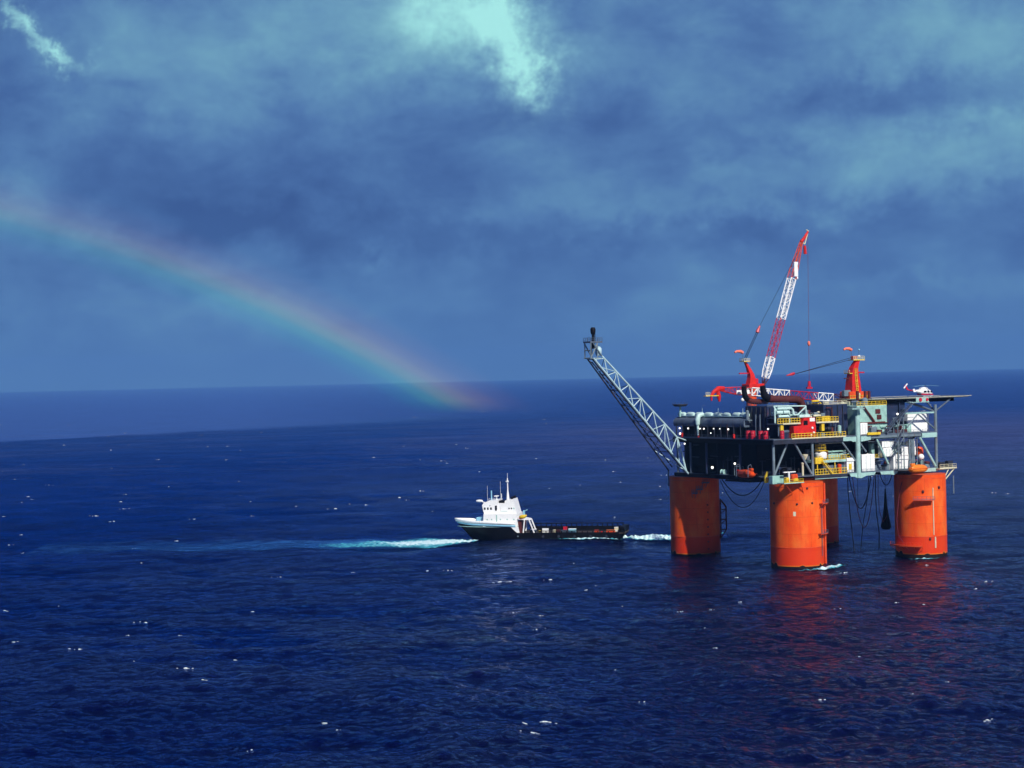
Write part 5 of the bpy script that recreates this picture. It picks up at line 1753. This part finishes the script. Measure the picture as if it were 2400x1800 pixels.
zt = ZLOW - 1.4
hose('short black hose looping low between the left and front columns', catenary((-46.2 + 9, 6, zt), (-36.4 + 9, -8.0, zt), 7.0), 0.20, 'hose')
hose('deeper thin black hose loop between the left and front columns', catenary((-38.0, 6, zt), (-26.2, -8.0, zt), 11.6), 0.14, 'hose')
hose('black hose hanging in a wide loop between the back and right columns', catenary((17.8, -5, zt), (30.4, -5, zt), 15.0), 0.20, 'hose')
hose('dull red hose hanging in a deep loop between the back and right columns', catenary((18.8, -6, zt), (31.0, -6, zt), 22.6), 0.15, 'hosered')
hose('long black hose running straight down to the sea right of the back column', [(17.4, -5, zt), (17.6, -5, 24), (18.2, -5, 16), (19.2, -5, 8), (20.2, -5, -1)], 0.20, 'hose')
hose('black hose dropping to the sea in the middle of the gap', [(29.0, -5, zt), (27.6, -5, 20), (25.0, -5, 10), (23.4, -5, -1)], 0.16, 'hose')
hose('black hose dropping beside the dark wrapped bundle', [(32.4, -5, zt), (32.0, -5, 22), (32.4, -5, 14), (33.6, -5, 6), (33.2, -5, -1)], 0.20, 'hose')
hose('dull red hose dropping beside the dark wrapped bundle', [(32.8, -6, zt), (32.5, -6, 22), (33.0, -6, 15), (34.8, -6, 10.5), (36.6, -6, 12.5), (37.4, -6, 14)], 0.13, 'hosered')
hose('small black hose loop high beside the right column', catenary((34.0, -5, zt), (42.0, -5, zt), 6.4), 0.18, 'hose')
hose('thin red rope slanting from the lifeboat down to the right column landing', [(23.0, -31.6, 32.8), (19.8, -31.6, 24.7), (18.0, -31.6, 14), (18.6, -31.6, 8), (21.2, -31.6, 5.0)], 0.12, 'hosered', 'mooring_rope', 'rope')
hose('thin black vertical rope hanging in the gap', [(22.6, -5, zt), (22.7, -5, 16)], 0.08, 'hose', 'mooring_rope', 'rope')
hb = pthing('hose_bundle', 'black pear shaped wrapped bundle hanging below the deck beside the right column', 'hose bundle', 37.3, -5.0, 7.2)
MB().lathe([(0, 0.0), (1.5, 0.25), (2.05, 1.2), (1.9, 2.6), (1.35, 5.0), (0.75, 9.0), (0.35, 15.0), (0.25, 16.5)], 14).build('wrapping', 'black', hb, 50)
MB().bar((0, 0, 16.4), (0, 0, 24.6), 0.09, 5).build('sling', 'hose', hb)
# ------------------------------------------------------------------ supply vessel
SHIP_RZ = R(168.5)
SHIP = Vector((11.6, 792.0, 0.0))
ship = thing('supply_vessel', 'black hulled supply vessel with a white wheelhouse forward and a long open cargo deck', 'ship', SHIP, SHIP_RZ)


def hb_deck(x):       # half-breadth at deck level
    return float(np.interp(x, [-38, -30, 12, 22, 29, 33.5, 36.5, 38.2], [7.2, 7.8, 7.8, 7.4, 5.9, 4.1, 2.0, 0.15]))


def hb_wl(x):
    return float(np.interp(x, [-38, -35, -28, 10, 18, 25, 29.5, 31.2, 38.2], [5.4, 6.6, 7.5, 7.5, 6.2, 3.4, 1.1, 0.1, 0.05]))


def top_z(x):
    return float(np.interp(x, [-38, -35.6, -35.4, 9.6, 12.6, 30, 38.2], [5.6, 5.6, 3.55, 3.55, 6.3, 6.9, 7.7]))


def stem_x(x, z):     # the raked stem leans forward with height; the stern tucks in below
    if x > 25:
        k = (x - 25) / 13.2
        return 25 + k * (6.2 + 7.0 * max(0.0, min(1.1, z / 7.7)))
    if x < -35:
        k = (-35 - x) / 3.0
        return -35 - k * (0.2 + 2.8 * max(0.0, min(1.0, (z - 0.2) / 2.4)))
    return x


xs = [-38, -36.5, -35.6, -35.4, -33, -28, -20, -10, 0, 6, 9.6, 11, 12.6, 16, 20, 24, 27, 30, 32.5, 34.5, 36.5, 38.2]
levels = [-3.0, -1.0, 0.0, 0.5, 0.32, 0.66, 1.0]
vs, fs = [], []
nl = 6
for x in xs:
    tz = top_z(x)
    zs = [-2.5, 0.0, 0.55, 0.55 + (tz - 0.55) * 0.33, 0.55 + (tz - 0.55) * 0.67, tz]
    for sgn in (1, -1):
        for z in zs:
            f = max(0.0, min(1.0, z / tz)) ** 0.8
            hbx = hb_wl(x) * (1 - f) + hb_deck(x) * f if z > 0 else hb_wl(x) * (0.75 if z < -1 else 1)
            vs.append((stem_x(x, z), sgn * hbx, z))
for i in range(len(xs) - 1):
    for s in (0, 1):
        for k in range(nl - 1):
            a = i * 12 + s * 6 + k; b = (i + 1) * 12 + s * 6 + k
            fs.append((a, b, b + 1, a + 1) if s else (a + 1, b + 1, b, a))
    a, b = i * 12, (i + 1) * 12
    fs.append((a + 6, b + 6, b, a))
    # deck, a little below the top of the side
fs.append(tuple([k for k in range(6)] + [6 + k for k in range(5, -1, -1)]))
hull = MB().add(vs, fs).build('hull', 'hull', ship, 40)
# red bottom paint shows in a thin line
# decks
poly = [(x, hb_deck(x) - 0.12) for x in xs if x <= 11] + [(x, -hb_deck(x) + 0.12) for x in reversed(xs) if x <= 11]
MB().prism(poly, 'z', 3.0, 3.3).build('cargo_deck', 'timber', ship)
poly = [(x, hb_deck(x) - 0.1) for x in xs if x >= 9] + [(x, -hb_deck(x) + 0.1) for x in reversed(xs) if x >= 9]
MB().prism(poly, 'z', 6.0, 6.25).build('foredeck', 'steel', ship)

# white / pale blue bulwark of the forecastle
def shell(xa, zlo, zhi, mat, name, flare=0.25, off=0.04, xe=None):
    vs, fs = [], []
    X = [x for x in xa]
    for x in X:
        for sg in (1, -1):
            for z, fl in ((zlo(x), 0), (zhi(x), flare)):
                vs.append((stem_x(x, zlo(x)) + (0.5 * (x - 25) / 13.2 if x > 25 and z > zlo(x) else 0), sg * (hb_deck(x) + off + fl), z))
    for i in range(len(X) - 1):
        a, b = i * 4, (i + 1) * 4
        fs.append((a + 1, b + 1, b, a)); fs.append((a + 2, b + 2, b + 3, a + 3))
    e = (len(X) - 1) * 4
    fs.append((e, e + 1, e + 3, e + 2))
    o = MB().add(vs, fs).build(name, mat, ship, 40)
    sd = o.modifiers.new('thick', 'SOLIDIFY'); sd.thickness = 0.12; sd.offset = 0
    return o


fx = [10.2, 12.6, 16, 20, 24, 27, 30, 32.5, 34.5, 36.5, 38.2]
lo1 = lambda x: top_z(max(x, 12.6)) - 0.2
shell(fx, lo1, lambda x: lo1(x) + 0.85, 'bluewhite', 'bulwark', 0.1)
shell(fx, lambda x: lo1(x) + 0.87, lambda x: lo1(x) + 0.87 + float(np.interp(x, [10, 22, 38], [0.9, 1.4, 1.25])), 'white', 'bulwark_top', 0.15, 0.14)
MB().prism([(x, hb_deck(x) + 0.1) for x in fx] + [(x, -hb_deck(x) - 0.1) for x in reversed(fx)], 'z', 8.0, 8.15).build('bow_shelter_deck', 'white', ship)
MB().bbox(24.2, 28.6, -4.6, 4.6, 8.16, 10.2, 0.3).build('winch_shelter', 'bluewhite', ship)

# superstructure
def block(name, poly, y0, y1, mat='white', par=ship, taper=None):
    return MB().prism(poly, 'y', y0, y1).build(name, mat, par)


block('lower_house', [(9.2, 6.26), (25.0, 6.26), (24.6, 11.8), (9.8, 11.8)], -6.9, 6.9)
wh = block('wheelhouse', [(18.4, 11.8), (24.6, 11.8), (25.1, 13.2), (25.5, 15.6), (24.8, 16.6), (22.4, 17.6), (18.4, 17.8)], -5.4, 5.4)
fn = block('funnel_casing', [(9.9, 11.8), (18.4, 11.8), (18.4, 16.4), (15.4, 16.4), (15.2, 17.6), (11.6, 18.2), (10.9, 15.4)], -5.2, 5.2)
for i, x in enumerate((24.3, 22.9, 21.5)):
    MB().box(x - 0.38, x + 0.38, 5.36, 5.46, 13.6, 14.6).build('window', 'glass', wh)
MB().box(18.8, 19.7, 5.36, 5.46, 13.2, 15.4).build('door', 'glass', wh)
MB().box(21.8, 22.1, 5.36, 5.46, 15.2, 15.6).build('lamp', 'dull', wh)
for y in (-4, -2, 0, 2, 4):
    MB().box(25.28, 25.62, y - 0.7, y + 0.7, 13.6, 14.9).build('window', 'glass', wh)
for x in (13.4, 12.3, 11.2):
    MB().box(x - 0.28, x + 0.28, 5.16, 5.27, 13.8, 14.4).build('window', 'glass' if x > 11.5 else 'mint', fn)
mb = MB()
mb.box(14.4, 17.2, 5.16, 5.26, 12.8, 12.95); mb.box(14.0, 17.4, 5.16, 5.26, 11.5, 11.8)
mb.build('deck_edge', 'mint', fn)
MB().box(18.5, 19.0, 6.86, 6.96, 7.2, 11.4).build('ladder', 'mint', ship)
for x in (11, 14, 17, 21, 23):
    MB().lathe([(0, -0.06), (0.32, -0.06), (0.32, 0.06), (0, 0.06)], 12, (x, 6.93, 9.4), 'y').build('porthole', 'mint', ship)
for y in (-3, 3):
    MB().lathe([(0.6, 17.4), (0.6, 19.2), (0, 19.25)], 12, (12.4, y, 0)).build('funnel', 'black', fn, 40)
MB().bbox(15.5, 18.3, -3.4, 3.4, 16.42, 17.4, 0.1).build('roof_recess', 'black', fn)
m_ = MB()
m_.lathe([(0.75, 17.0), (0.5, 20.0), (0.28, 22.0), (0.22, 27.0), (0, 27.2)], 10, (14.9, 0, 0))
m_.bar((14.9, -1.3, 26.2), (14.9, 1.3, 26.2), 0.1, 5); m_.bar((14.9, 0, 27), (14.9, 0, 29.4), 0.07, 5)
m_.bbox(14.4, 15.6, -0.7, 0.7, 25.4, 26.0, 0.1)
m_.build('mast', 'white', ship, 40)
m_ = MB()
m_.bar((22.0, 1.5, 17.6), (22.0, 1.5, 21.8), 0.3, 8)
m_.build('signal_mast', 'bluewhite', ship, 40)
for x, y, h_ in ((23.6, 2.5, 24.0), (18.6, -2.0, 25.6)):
    MB().bar((x, y, 17.0), (x, y, h_), 0.05, 4).build('aerial', 'white', ship)
m_ = MB()
m_.bar((20.0, 0, 17.7), (20.0, 0, 19.4), 0.3, 8); m_.bbox(19.2, 20.8, -1.6, 1.6, 19.1, 19.5, 0.05); m_.bar((17.6, 0.8, 17.7), (17.6, 0.8, 20.4), 0.15, 6)
m_.build('radar_mast', 'white', ship)
m_ = MB()
m_.bar((24.8, 2.0, 16.4), (26.4, 2.0, 17.1), 0.22, 6)
m_.lathe([(0, -1.6), (0.45, -1.3), (0.6, 0), (0.45, 1.3), (0, 1.6)], 12, (27.4, 2.0, 17.3), 'x')
m_.build('searchlight', 'white', ship, 50)
# aft end of the house: boat deck on legs with the yellow rescue boat
m_ = MB()
m_.prism([(3.8, 9.0), (9.3, 9.4), (9.3, 9.8), (6.4, 9.9), (4.4, 9.5)], 'y', 1.0, 7.2)
for y in (7.0, 1.4):
    m_.beam((6.2, y, 9.2), (6.9, y, 3.4), 0.5, 0.5); m_.beam((4.2, y, 9.2), (2.0, y, 3.4), 0.4, 0.5)
m_.build('boat_deck', 'white', ship)
m_ = MB()
m_.prism([(9.0, 6.2), (12.4, 6.2), (9.6, 3.4), (8.4, 3.4)], 'y', 7.3, 7.75)
m_.build('side_wing', 'white', ship)
MB().bbox(7.8, 9.4, -5.6, 6.2, 3.32, 8.6, 0.1).build('deckhouse_front', 'brown', ship)
rbt = MB()
for i in range(1):
    rbt.path([(8.6, 6.9, 10.6), (7.9, 6.9, 10.4), (6.2, 6.9, 10.7), (5.2, 6.9, 11.2)], [0.3, 0.85, 0.85, 0.25], 12)
rb2 = rbt.build('rescue_boat', 'yellow', None, 50)
rb2.parent = None
rb2.location = SHIP; rb2.rotation_euler = (0, 0, SHIP_RZ)
tag(rb2, 'small yellow rescue boat cradled behind the white wheelhouse of the ship', 'rescue boat')
MB().path([(9.0, 6.9, 9.85), (7.8, 6.9, 9.75), (6.2, 6.9, 9.9)], [0.25, 0.5, 0.3], 8).build('boat_chock', 'crimson', ship)
m_ = MB()
m_.bbox(6.8, 7.6, 2.0, 3.0, 9.9, 13.0, 0.1); m_.bar((7.2, 2.5, 12.6), (5.4, 4.6, 13.4), 0.2, 6)
m_.build('boat_crane', 'bluewhite', ship)

m_ = MB()
m_.rail([(18.6, 5.3, 17.75), (22.4, 5.3, 17.6)], 1.0, 0.05, 1.2, False)
m_.rail([(10.0, 6.8, 11.8), (18.2, 6.8, 11.8)], 1.0, 0.05, 1.2, False)
m_.rail([(18.2, 6.8, 11.8), (24.4, 6.8, 11.8)], 1.0, 0.05, 1.2, False)
m_.build('railing', 'white', ship)
for x in (-30, -23, -16, -9, -2):
    MB().lathe([(0.28, -0.2), (0.55, -0.2), (0.55, 0.2), (0.28, 0.2)], 14, (x, 7.98, 1.9), 'y').build('tyre_fender', 'dark', ship, 50)

# crash rails along both sides of the cargo deck
m_ = MB()
for sg in (-1, 1):
    y = sg * 6.7
    top = 6.3 if sg < 0 else 4.0
    for i in range(19):
        x = -35.4 + i * 2.3
        m_.box(x - 0.18, x + 0.18, y - 0.14, y + 0.14, 3.3, top)
    m_.box(-35.8, 6.4, y - 0.16, y + 0.16, top, top + 0.35)
    m_.box(-35.8, 6.4, y - 0.1, y + 0.1, 3.3, 3.3 + (1.9 if sg < 0 else 0.25))
m_.build('crash_rail', 'hull', ship)
m_ = MB()
m_.bbox(-37.6, -35.6, -7.0, 7.0, 3.3, 5.9, 0.3)
m_.build('stern_roller', 'hull', ship)
for x, z in ((-34.2, 4.2), (-34.8, 4.1)):
    MB().beam((x - 0.2, 7.95, z), (x + 0.3, 7.95, z + 0.5), 0.08, 0.3).build('draught_marker', 'white', ship)
MB().ball((9.2, 7.78, 2.0), 0.35, 8, (1, 0.4, 1)).build('side_lamp', 'steel2', ship, 60)


def cargo(name, label, cat, x, y, z, build):
    o = thing(name, label, cat, SHIP + Matrix.Rotation(SHIP_RZ, 4, 'Z') @ Vector((x, y, z)), SHIP_RZ, 'cargo on the ship deck')
    build(o)
    return o


def crate(mat, a, b, h, lid=None):
    def f(o):
        MB().bbox(-a, a, -b, b, 0.01, h, 0.06).build('body', mat, o)
        MB().box(-a - 0.05, a + 0.05, -b - 0.05, b + 0.05, h + 0.002, h + 0.14).build('lid', lid or mat, o)
    return f


def rounddrum(mat, r, h):
    def f(o):
        MB().lathe([(0, 0.01), (r, 0.02), (r, h * 0.33), (r + 0.05, h * 0.36), (r, h * 0.4), (r, h), (0, h + 0.02)], 14).build('shell', mat, o, 40)
        MB().lathe([(0, h + 0.03), (r * 0.3, h + 0.03), (r * 0.3, h + 0.15), (0, h + 0.15)], 8).build('bung', 'dull', o)
    return f


D0 = 3.31
cargo('deck_crate', 'white topped crate first behind the white wheelhouse on the cargo deck', 'crate', 2.6, 5.0, D0, crate('dull', 1.2, 1.0, 1.5, 'white'))
cargo('cargo_drum', 'yellow drum on the ship deck just behind the white house', 'drum', -0.2, 5.8, D0, rounddrum('yellow', 0.6, 1.1))
cargo('deck_crate', 'wide white crate with an overhanging lid on the forward cargo deck', 'crate', -2.6, 4.6, D0, crate('white', 1.3, 0.9, 1.7))
cargo('cargo_drum', 'cream drum beside a brown crate on the forward half of the cargo deck', 'drum', -6.6, 5.2, D0, rounddrum('cream', 0.75, 1.3))
cargo('deck_crate', 'brown crate beside the cream drum on the cargo deck', 'crate', -8.4, 5.2, D0, crate('brown', 0.9, 0.8, 1.1))
cargo('deck_crate', 'low dark crate between the cream drum and the pale blue tank', 'crate', -11.0, 5.0, D0, crate('dull', 1.3, 0.9, 1.0))
cargo('portable_tank', 'pale blue white tank unit in the middle of the cargo deck', 'tank', -14.6, 5.0, D0, crate('bluewhite', 1.6, 1.1, 1.6, 'white'))
cargo('deck_crate', 'small crimson crate near the far crash rail', 'crate', -9.8, -4.8, D0, crate('crimson', 0.8, 0.8, 1.6))
cargo('deck_crate', 'low orange red crate in the after half of the cargo deck', 'crate', -25.4, 5.0, D0, crate('redorange', 0.9, 0.8, 0.9))
cargo('cargo_drum', 'tiny red drum between the two orange red crates', 'drum', -27.6, 5.2, D0, rounddrum('red', 0.4, 0.7))
cargo('deck_crate', 'long orange red crate with yellow lid close to the stern', 'crate', -31.6, 4.8, D0, crate('redorange', 1.9, 0.9, 0.9, 'orange'))
cargo('deck_crate', 'tall cream box at the after end of the cargo deck', 'crate', -33.8, 3.0, D0, crate('cream', 0.8, 0.7, 2.0, 'white'))

# wake and wash around the ship and the columns
wake('ship_wake', 'long faded turquoise streak of disturbed water trailing away ahead of the ship', [(-215, 796), (-150, 793), (-100, 790), (-60, 790), (-20, 786)], [100, 84, 66, 46, 16], [0.40, 0.52, 0.62, 0.85, 1.0], wm_long, 0.22, 0.0, 200, 26)
wake('bow_wash', 'bright white and turquoise foam churning at the bow of the ship', [(-86, 783), (-60, 786), (-40, 791), (-28, 790), (-16.5, 788.5)], [12, 26, 42, 28, 9], [0.38, 0.70, 1.0, 1.25, 1.2], wm_foam, 0.4, 1.0, 120, 24)
wake('stern_wash', 'white foaming wash thrown up behind the stern of the ship', [(47, 783), (54, 785), (62, 785.5), (76, 784), (92, 782)], [5, 17, 23, 26, 20], [1.2, 1.4, 1.4, 1.1, 0.7], wm_foam, 0.6, 1.1, 200, 40)
wake('side_wash', 'thin white foam running along the dark hull of the ship', [(14, 780.5), (26, 777.0), (36, 773.5), (46, 772.0)], [2, 6, 8, 3], [0.3, 0.9, 1.2, 0.6], wm_foam, 0.3, 0.6, 100, 18)
cf = at(-31, -31); rr = at(31, -31)
wake('column_wash', 'white foam breaking in front of the middle front column', [(cf.x - 8, cf.y - 19), (cf.x + 2, cf.y - 17), (cf.x + 9, cf.y - 14.5), (cf.x + 15, cf.y - 13)], [3, 7, 9, 3], [0.35, 0.7, 1.15, 0.5], wm_foam, 0.25, 1.1, 80, 18)
wake('column_wash', 'thin white foam line at the foot of the right hand column', [(rr.x - 9, rr.y - 15), (rr.x - 3, rr.y - 14.2), (rr.x + 4, rr.y - 14)], [2, 4, 2], [0.3, 1.0, 0.4], wm_foam, 0.2, 0.6, 60, 14)
# ------------------------------------------------------------------ rainbow: an arc of lit rain 42 degrees round the point opposite the sun
def rainbow():
    ax = Vector((math.sin(R(-27.75)) * math.cos(R(34.75)), math.cos(R(-27.75)) * math.cos(R(34.75)), -math.sin(R(34.75))))
    e1 = ax.cross(Vector((0, 0, 1))).normalized()
    e2 = e1.cross(ax).normalized()
    D = 3350.0
    nb, na = 26, 160
    vs, fs, tt, ed = [], [], [], []
    eye = Vector((0, 0, CAM_H))
    for lay, dd in ((0, 0.0), (1, 60.0)):
        for i in range(na + 1):
            ph = R(-75) + R(150) * i / na
            for j in range(nb + 1):
                t = j / nb
                al = R(40.15 + 2.9 * t)
                d = ax * math.cos(al) + (e2 * math.cos(ph) + e1 * math.sin(ph)) * math.sin(al)
                p = eye + d * (D + dd)
                vs.append(p); tt.append(t)
                ed.append(p.z)
    m = nb + 1
    def idx(l, i, j):
        return l * (na + 1) * m + i * m + j
    for l in (0, 1):
        for i in range(na):
            for j in range(nb):
                f = (idx(l, i, j), idx(l, i + 1, j), idx(l, i + 1, j + 1), idx(l, i, j + 1))
                fs.append(f if l else f[::-1])
    for i in range(na):
        for j in (0, nb):
            fs.append((idx(0, i, j), idx(0, i + 1, j), idx(1, i + 1, j), idx(1, i, j)))
    mat = bpy.data.materials.new('rainbow_light')
    mat.use_nodes = True
    t = NT(mat.node_tree); t.n.clear()
    out = t.new('ShaderNodeOutputMaterial')
    a = t.new('ShaderNodeAttribute', attribute_name='across').outputs['Fac']
    h = t.new('ShaderNodeAttribute', attribute_name='height').outputs['Fac']
    K_ = 0.5
    c = t.ramp(a, [(0.0, (0, 0, 0)), (0.18, (0.0, 0.006, 0.006)), (0.31, (0.0, 0.045, 0.020)), (0.42, (0.018, 0.115, 0.020)), (0.52, (0.100, 0.138, 0.0)),
                   (0.61, (0.130, 0.095, 0.0)), (0.71, (0.080, 0.040, 0.0)), (0.83, (0.028, 0.010, 0.0)), (1.0, (0, 0, 0))], 'EASE')
    tc = t.new('ShaderNodeTexCoord').outputs['Object']
    n = t.noise(tc, 0.004, 3.0, 0.5)
    st = t.math('ADD', 0.22, t.math('MULTIPLY', n, 0.40))
    low = t.math('DIVIDE', t.math('SUBTRACT', h, 4.0), 26.0, clamp=True)
    hi = t.math('SUBTRACT', 1.25, t.math('MULTIPLY', h, 0.0017), clamp=True)
    st = t.math('MULTIPLY', t.math('MULTIPLY', st, low), hi)
    em = t.new('ShaderNodeEmission')
    t.put(em.inputs[0], c); t.put(em.inputs[1], st)
    tr = t.new('ShaderNodeBsdfTransparent')
    add = t.new('ShaderNodeAddShader')
    t.l.new(em.outputs[0], add.inputs[0]); t.l.new(tr.outputs[0], add.inputs[1])
    t.l.new(add.outputs[0], out.inputs[0])
    o = MB().add(vs, fs).build('rainbow', mat)
    for nm, val in (('across', tt), ('height', ed)):
        at_ = o.data.attributes.new(nm, 'FLOAT', 'POINT')
        at_.data.foreach_set('value', val)
    tag(o, 'faint rainbow arc slanting down across the cloudy sky to the sea', 'rainbow')


rainbow()


# ------------------------------------------------------------------ haze over the sea
def haze():
    o = MB().box(-36000, 36000, -36000, 36000, -30, 640).build('haze', 'white')
    m = bpy.data.materials.new('sea_haze')
    m.use_nodes = True
    t = NT(m.node_tree); t.n.clear()
    out = t.new('ShaderNodeOutputMaterial')
    v = t.new('ShaderNodeVolumePrincipled')
    v.inputs['Color'].default_value = (0.18, 0.44, 0.92, 1)
    v.inputs['Density'].default_value = 0.00004
    v.inputs['Anisotropy'].default_value = 0.0
    t.l.new(v.outputs[0], out.inputs['Volume'])
    o.data.materials.clear(); o.data.materials.append(m)
    tag(o, 'thin blue sea haze', None, None, 'stuff')


haze()
